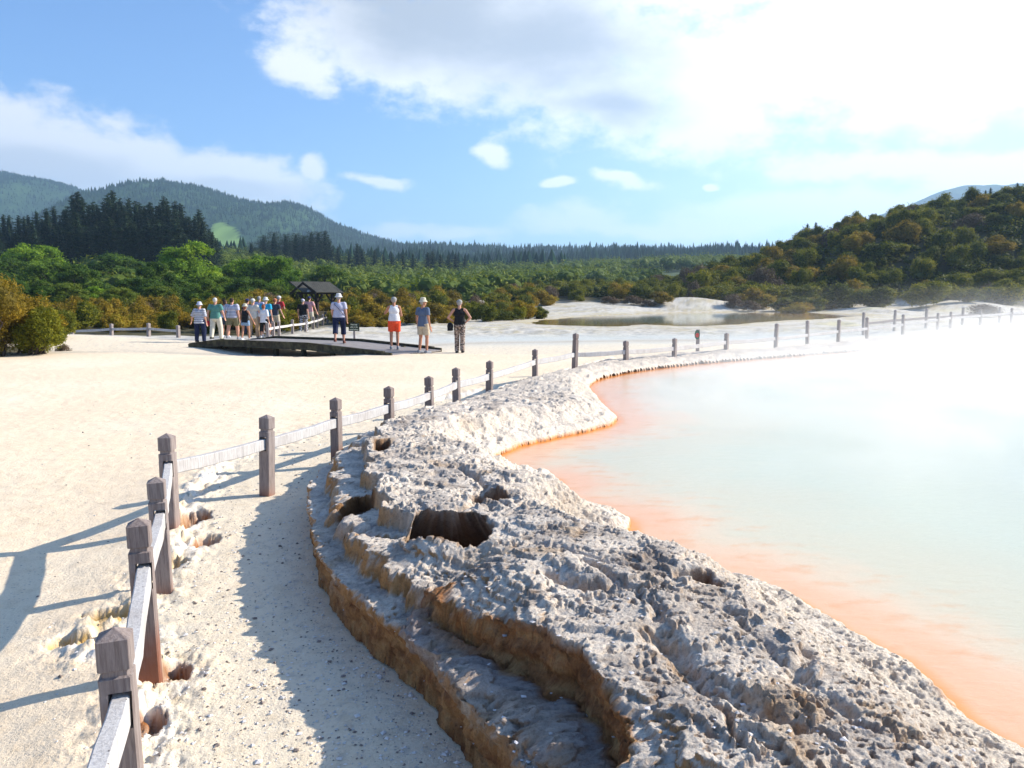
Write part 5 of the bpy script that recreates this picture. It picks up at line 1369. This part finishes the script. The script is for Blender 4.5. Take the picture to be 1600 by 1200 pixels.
    # ---- trousers / shorts
    if bottom:
        bm = soup(); ell(bm, (0, 0, hipz + .05 * k), (.163 * w_ * k * (1.08 if female else 1) + ex, .122 * w_ * k + ex, .115 * k)); ell(bm, (0, -.015, hipz - .02), (.15 * w_ * k + ex, .115 * w_ * k + ex, .10 * k))
        for s in (-1, 1):
            a, b_, c_ = legs[s]
            if bot_kind == 'shorts':
                t_ = a.lerp(b_, .78); cyl(bm, a + Vector((0, 0, .04)), t_, .094 * w_ * k + ex, .082 * w_ * k + ex + .006, 14)
            elif bot_kind == 'short_shorts':
                t_ = a.lerp(b_, .42); cyl(bm, a + Vector((0, 0, .04)), t_, .094 * w_ * k + ex, .088 * w_ * k + ex, 14)
            elif bot_kind == 'capri':
                t_ = b_.lerp(c_, .45); cap(bm, a, b_, .09 * w_ * k + ex, .066 * w_ * k + ex); cyl(bm, b_, t_, .066 * w_ * k + ex, .068 * w_ * k + ex, 14)
            elif bot_kind == 'leggings':
                cap(bm, a, b_, .084 * w_ * k + .008, .056 * w_ * k + .008); cap(bm, b_, b_.lerp(c_, .35), .054 * w_ * k + .008, .054 * w_ * k + .008); cyl(bm, b_.lerp(c_, .35), c_.lerp(b_, .12), .054 * w_ * k + .008, .038 * k + .006, 12)
            else:
                cap(bm, a, b_, .088 * w_ * k + ex, .066 * w_ * k + ex); cyl(bm, b_, c_ + Vector((0, 0, -.03)), .066 * w_ * k + ex, .060 * k + ex, 14)
        fuse({'shorts': 'shorts', 'short_shorts': 'shorts', 'capri': 'trousers', 'leggings': 'leggings'}.get(bot_kind, 'trousers'), bm, bottom, e, vox, 2)
    # ---- upper garment
    if top:
        bm = soup(); bot_ = .53 * h - top_len
        ell(bm, (0, ly * .6, .735 * h), (.172 * w_ * k * (.93 if female else 1) + ex, .118 * w_ * k + ex, .17 * k))
        ell(bm, (0, ly * .3 + .01, .64 * h), (.152 * w_ * k + ex, .120 * w_ * k + ex, .16 * k))
        # skirt of the garment
        M = Matrix.Translation((0, ly * .2, (bot_ + .66 * h) / 2)) @ Matrix.Diagonal((1, .76, 1, 1))
        bmesh.ops.create_cone(bm, cap_ends=True, segments=24, radius1=(.178 if not female else .185) * w_ * k + ex, radius2=.150 * w_ * k + ex, depth=.66 * h - bot_, matrix=M)
        wid = .8 if top_kind != 'vest' else .55
        cap(bm, (-sw * wid, ly * .8, shz - .012), (sw * wid, ly * .8, shz - .012), .050 * k + ex * .8, .050 * k + ex * .8)
        if top_kind != 'vest':
            for s in (-1, 1):
                sh, el, wr = arms[s]; fr = {'tee': .62, 'elbow': .98, 'long': 1.0}[top_kind]
                cyl(bm, sh, sh.lerp(el, fr), .055 * w_ * k + ex, .056 * w_ * k + ex, 12); ell(bm, sh, (.055 * w_ * k + ex,) * 3)
                if top_kind == 'long': cap(bm, el, el.lerp(wr, .85), .048 * k + ex * .6, .036 * k + ex * .6)
        fuse({'tee': 'shirt', 'elbow': 'shirt', 'vest': 'vest_top', 'long': 'shirt'}[top_kind], bm, top, e, vox, 2)
    # ---- shoes
    if shoes:
        for s in (-1, 1):
            bm = soup(); c_ = legs[s][2]; ell(bm, c_ + Vector((s * .008, .055, -.048)), (.052 * k, .135 * k, .038 * k)); ell(bm, c_ + Vector((s * .008, -.02, -.03)), (.046 * k, .055 * k, .052 * k))
            bx(bm, c_ + Vector((s * .008, .05, -.078)), (.085 * k, .23 * k, .018 * k)); fuse('shoe', bm, shoes, e, .010, 1)
    # ---- hair
    if hair is not None:
        bm = soup(); ell(bm, hp(0, -.022, .034), (.084 * k, .090 * k, .088 * k), HR)
        if hair_kind == 'bob': ell(bm, hp(0, -.04, -.03), (.088 * k, .07 * k, .085 * k), HR)
        elif hair_kind == 'long': ell(bm, hp(0, -.06, -.08), (.08 * k, .05 * k, .14 * k), HR)
        else: ell(bm, hp(0, -.045, -.01), (.070 * k, .055 * k, .06 * k), HR)
        fuse('hair', bm, hair, e, .010, 1)
    if hat is not None:
        bm = soup()
        if hat_kind in ('bucket', 'sun'):
            br_ = .145 if hat_kind == 'bucket' else .155
            bmesh.ops.create_cone(bm, cap_ends=True, segments=24, radius1=br_ * k, radius2=.098 * k, depth=.055 * k, matrix=Matrix.Translation(hp(0, -.005, .045)) @ HR.to_4x4())
            bmesh.ops.create_cone(bm, cap_ends=True, segments=24, radius1=.100 * k, radius2=.080 * k, depth=.085 * k, matrix=Matrix.Translation(hp(0, -.005, .105)) @ HR.to_4x4())
            ell(bm, hp(0, -.005, .14), (.080 * k, .085 * k, .022 * k), HR)
            fuse('sun_hat', bm, hat, e, .010, 1)
        else:
            ell(bm, hp(0, -.010, .048), (.093 * k, .102 * k, .078 * k), HR)
            ell(bm, hp(0, .115, .050), (.062 * k, .07 * k, .010 * k), HR)
            fuse('cap', bm, hat, e, .010, 1)
    if extra: extra(e, k, dict(arms=arms, legs=legs, sw=sw, shz=shz, hipz=hipz, h=h))
    return e
EYE = flat('eye_dark', (.03, .02, .02))
NAVY = flat('navy_cloth', (.010, .016, .055)); BLACK = flat('black_cloth', (.010, .010, .012)); BEIGE = flat('beige_cloth', (.52, .44, .32)); OLIVEC = flat('khaki_olive_cloth', (.20, .18, .10)); CREAM = flat('cream_cloth', (.72, .66, .52))
WHITEC = flat('white_cloth', (.80, .79, .80)); TEAL = flat('sea_green_cloth', (.10, .27, .22)); TURQ = flat('turquoise_cloth', (.02, .36, .58)); LAV = flat('pale_lavender_cloth', (.55, .52, .66)); REDC = flat('red_cloth', (.50, .04, .05))
PINK = flat('pink_cloth', (.66, .34, .34)); ORANGE = flat('fluorescent_orange_cloth', (.95, .10, .03)); SLATE = flat('slate_blue_cloth', (.10, .14, .22)); DENIM = flat('pale_denim', (.22, .34, .50)); CHARC = flat('charcoal_cloth', (.05, .055, .075))
HATW = flat('white_hat_cloth', (.66, .65, .62)); HATB = flat('beige_hat_cloth', (.62, .56, .42)); HATG = flat('grey_cap_cloth', (.34, .34, .32)); HATN = flat('navy_cap_cloth', (.02, .03, .12)); STRAP = flat('strap_dark', (.05, .05, .10))
STRIPE = band_mat('navy_white_stripes', (.82, .82, .84), (.015, .02, .08), 13.5); CHECK = band_mat('blue_white_check', (.72, .72, .78), (.10, .10, .22), 16, grid=True, ratio=.55)
CAMO = blotch('camouflage_cloth', (.30, .22, .17), (.06, .045, .04), (.52, .44, .38), 9); PATT = blotch('black_white_pattern', (.65, .65, .68), (.02, .02, .03), (.02, .02, .03), 12)
SAND = flat('sandal_brown', (.18, .07, .05)); GRSH = flat('grey_shoe', (.26, .27, .30)); BKSH = flat('black_shoe', (.03, .03, .03)); WHSH = flat('white_shoe', (.7, .7, .7))
def bag_strap(e, k, J):
    bm = soup(); pts = [Vector((-.13, -.10, .80 * J['h'])), Vector((0, -.155, .72 * J['h'])), Vector((.13, -.135, .62 * J['h'])), Vector((.20, -.03, .55 * J['h']))]
    pts = [Vector((-.12, .02, .835 * J['h']))] + pts
    for a, b_ in zip(pts[:-1], pts[1:]): beam(bm, a, b_, .012, .03, up=Vector((0, 1, .01)))
    bm_obj('bag_strap', bm, STRAP, e)
def dangling_bag(nm, mat, s, lab, off=(0, 0, 0), size=(.10, .26, .20), mat2=None, cat='bag'):
    def f(e, k, J):
        wr = J['arms'][s][2]; c_ = wr + Vector(off) + Vector((0, 0, -.12 - size[2] / 2))
        M = Matrix.Rotation(e.rotation_euler.z, 4, 'Z'); wpos = M @ c_ + e.location
        r = empty(nm, wpos, e.rotation_euler.z); tag(r, lab, cat)
        bm = soup(); bx(bm, (0, 0, 0), size); bx(bm, (0, 0, size[2] * .25), (size[0] * 1.1, size[1] * .9, size[2] * .5)); fuse('bag_body', bm, mat, r, .012, 5)
        bm = soup(); t0 = Vector((0, 0, 0)); hz = size[2] / 2
        for q in (-1, 1):
            pts = [Vector((0, q * size[1] * .3, hz - .02)), Vector((0, q * size[1] * .18, hz + .08)), Vector((0, 0, hz + .13))]
            for a, b_ in zip(pts[:-1], pts[1:]): cyl(bm, a, b_, .009, .009, 6)
        bm_obj('handle', bm, mat2 or BLACK, r)
    return f
R = lambda d: d * D2R
# the four standing at the right of the boardwalk
person(530, 26.35, 1.62, R(4), 'woman in white bucket hat, pale grey top and navy cropped trousers walking along the boardwalk', z=.225, female=True, build=1.12, top=flat('pale_grey_lilac_cloth', (.50, .50, .62)), bottom=NAVY, bot_kind='capri', shoes=SAND, hair=GREYH, hat=HATW, hat_kind='bucket', stride=.42, armL='fwd', armR='down', extra=bag_strap, vox=.011)
def cam_hold(e, k, J): pass
person(616, 25.4, 1.66, R(6), 'woman in fluorescent orange shorts and white sleeveless top seen from behind on the ramp', z=.10, female=True, skin=SKIN2, build=.98, top=WHITEC, top_kind='vest', top_len=-.02, bottom=ORANGE, bot_kind='shorts', shoes=GRSH, hair=GREYH, hat=HATG, hat_kind='cap', stride=.06, armL='cam', armR='fold', vox=.011)
person(661, 24.9, 1.71, R(-38), 'man in slate blue tee, beige shorts and pale sun hat looking right', z=0.0, skin=SKIN2, build=1.02, top=SLATE, top_len=.06, bottom=BEIGE, bot_kind='shorts', shoes=GRSH, hair=GREYH, hat=HATB, hat_kind='bucket', stride=.12, armL='down', armR='down', headturn=R(-28), vox=.011)
def shoulder_bag(e, k, J):
    x_ = -J['sw'] - .10
    bm = soup(); ell(bm, (x_, -.05, .50 * J['h']), (.10, .14, .13)); bx(bm, (x_, -.05, .47 * J['h']), (.15, .24, .18)); fuse('shoulder_bag', bm, BLACK, e, .012, 3)
person(718, 25.7, 1.71, R(-6), 'person in black vest and camouflage trousers with dark shoulder bag, right of the ramp', skin=SKIN, build=.98, top=BLACK, top_kind='vest', top_len=.0, bottom=CAMO, bot_kind='trousers', shoes=BKSH, hair=GREYH, hat=HATG, hat_kind='cap', stride=-.08, armL='hip', armR='hip', extra=shoulder_bag, vox=.011)
# the walking group
person(312, 30.6, 1.53, R(-8), 'woman in navy and white striped top at the left end of the group', female=True, build=1.28, top=STRIPE, top_kind='elbow', top_len=.08, bottom=NAVY, shoes=BKSH, hair=GREYH, hat=flat('pale_blue_hat', (.60, .62, .75)), hat_kind='bucket', stride=.12, armL='out', armR='down')
person(337, 32.4, 1.72, R(-10), 'white haired man in sea green tee and pale trousers', build=1.22, top=TEAL, top_len=.04, bottom=CREAM, shoes=BKSH, hair=WHITEH, stride=.34, armL='swing', armR='fwd',
       extra=dangling_bag('hand_bag', REDC, -1, 'red and black bag hanging between the striped woman and the man in green', off=(.0, .05, .05)))
person(352, 35.0, 1.66, R(-10), 'dark haired person in blue and white top half hidden behind the checked shirt man', build=.95, female=True, top=flat('powder_blue_cloth', (.45, .52, .70)), bottom=CHARC, bot_kind='shorts', shoes=WHSH, hair=DKH, hair_kind='bob', stride=.2)
person(363, 33.2, 1.72, R(-12), 'heavy man in checked shirt and olive shorts', build=1.38, top=CHECK, top_len=.02, bottom=OLIVEC, bot_kind='shorts', shoes=GRSH, hair=DKH, stride=.36, armL='down', armR='down')
person(383, 32.2, 1.48, R(-14), 'shorter woman in black vest, short denim shorts and straw coloured hat', female=True, build=.95, skin=SKIN2, top=BLACK, top_kind='vest', top_len=.04, bottom=DENIM, bot_kind='short_shorts', shoes=WHSH, hair=REDH, hair_kind='bob', hat=HATB, hat_kind='bucket', stride=.26, armR='out', armL='down')
person(387, 37.5, 1.70, R(-15), 'person in navy cap mostly hidden behind the woman in the black vest', build=1.0, top=NAVY, bottom=CHARC, shoes=BKSH, hair=DKH, hat=HATN, hat_kind='cap', stride=.2)
person(395.5, 34.4, 1.70, R(-15), 'man in beige shirt and tan trousers with a light cap', build=1.12, top=flat('oatmeal_cloth', (.60, .56, .48)), top_len=.05, bottom=flat('tan_cloth', (.46, .32, .20)), shoes=GRSH, hair=GREYH, hat=HATW, hat_kind='cap', stride=.3, armR='fwd')
person(405.5, 38.4, 1.77, R(-15), 'grey haired person in lavender shirt behind the man in beige', build=1.0, top=LAV, bottom=BEIGE, shoes=GRSH, hair=GREYH, stride=.2)
person(415.5, 35.8, 1.74, R(-16), 'man in turquoise tee and white bucket hat', build=1.2, top=TURQ, bottom=CHARC, bot_kind='shorts', shoes=GRSH, hair=GREYH, hat=HATW, hat_kind='bucket', stride=.2, armR='down')
person(412.0, 34.4, 1.46, R(-16), 'auburn haired woman in long white shirt in front of the turquoise tee man', female=True, build=1.05, top=WHITEC, top_kind='elbow', top_len=.10, bottom=BLACK, bot_kind='capri', shoes=WHSH, hair=REDH, hair_kind='bob', stride=.16)
person(430, 38.0, 1.70, R(-18), 'person in charcoal waistcoat over red and beige shorts', build=1.02, top=CHARC, top_kind='tee', bottom=BEIGE, bot_kind='shorts', shoes=GRSH, hair=REDH, hat=flat('rust_cap', (.45, .16, .08)), hat_kind='cap', stride=.2, armR='out')
person(436.5, 40.2, 1.80, R(-24), 'tall man in red shirt and white cap at the head of the walking group', build=1.0, top=REDC, bottom=CREAM, bot_kind='shorts', shoes=GRSH, hair=GREYH, hat=HATW, hat_kind='cap', stride=.2, armR='fwd')
person(473.5, 40.5, 1.68, R(-10), 'person in black tee and black and white patterned trousers beside the path fence', build=1.12, top=BLACK, top_len=.02, bottom=PATT, shoes=WHSH, hair=GREYH, hat=flat('pale_lilac_cap', (.55, .52, .68)), hat_kind='cap', stride=.25, armL='down', armR='down', headtilt=-.25)
person(483.5, 43.0, 1.74, R(-14), 'person in pink tee, cream trousers and navy cap beyond the black tee walker', build=1.08, top=PINK, bottom=CREAM, shoes=GRSH, hair=DKH, hat=HATN, hat_kind='cap', stride=.25, armR='out',
       extra=dangling_bag('shopping_bag', BLACK, 1, 'dark bag held by the person in the pink tee', size=(.08, .2, .2)))
# ================================================================== HAZE
bm = bmesh.new(); bx(bm, (0, 0, 205), (13400, 13400, 500))
for v_ in bm.verts: v_.co.z = -46 if v_.co.z < 0 else 640
m = bpy.data.materials.new('haze'); m.use_nodes = True; t = m.node_tree; t.nodes.clear()
o_ = node(t, 'ShaderNodeOutputMaterial'); v = node(t, 'ShaderNodeVolumePrincipled'); t.links.new(v.outputs[0], o_.inputs['Volume'])
v.inputs['Color'].default_value = (.52, .74, 1, 1); v.inputs['Density'].default_value = 2.3e-4; v.inputs['Anisotropy'].default_value = .3
hz = bm_obj('haze', bm, m); tag(hz, kind='stuff')
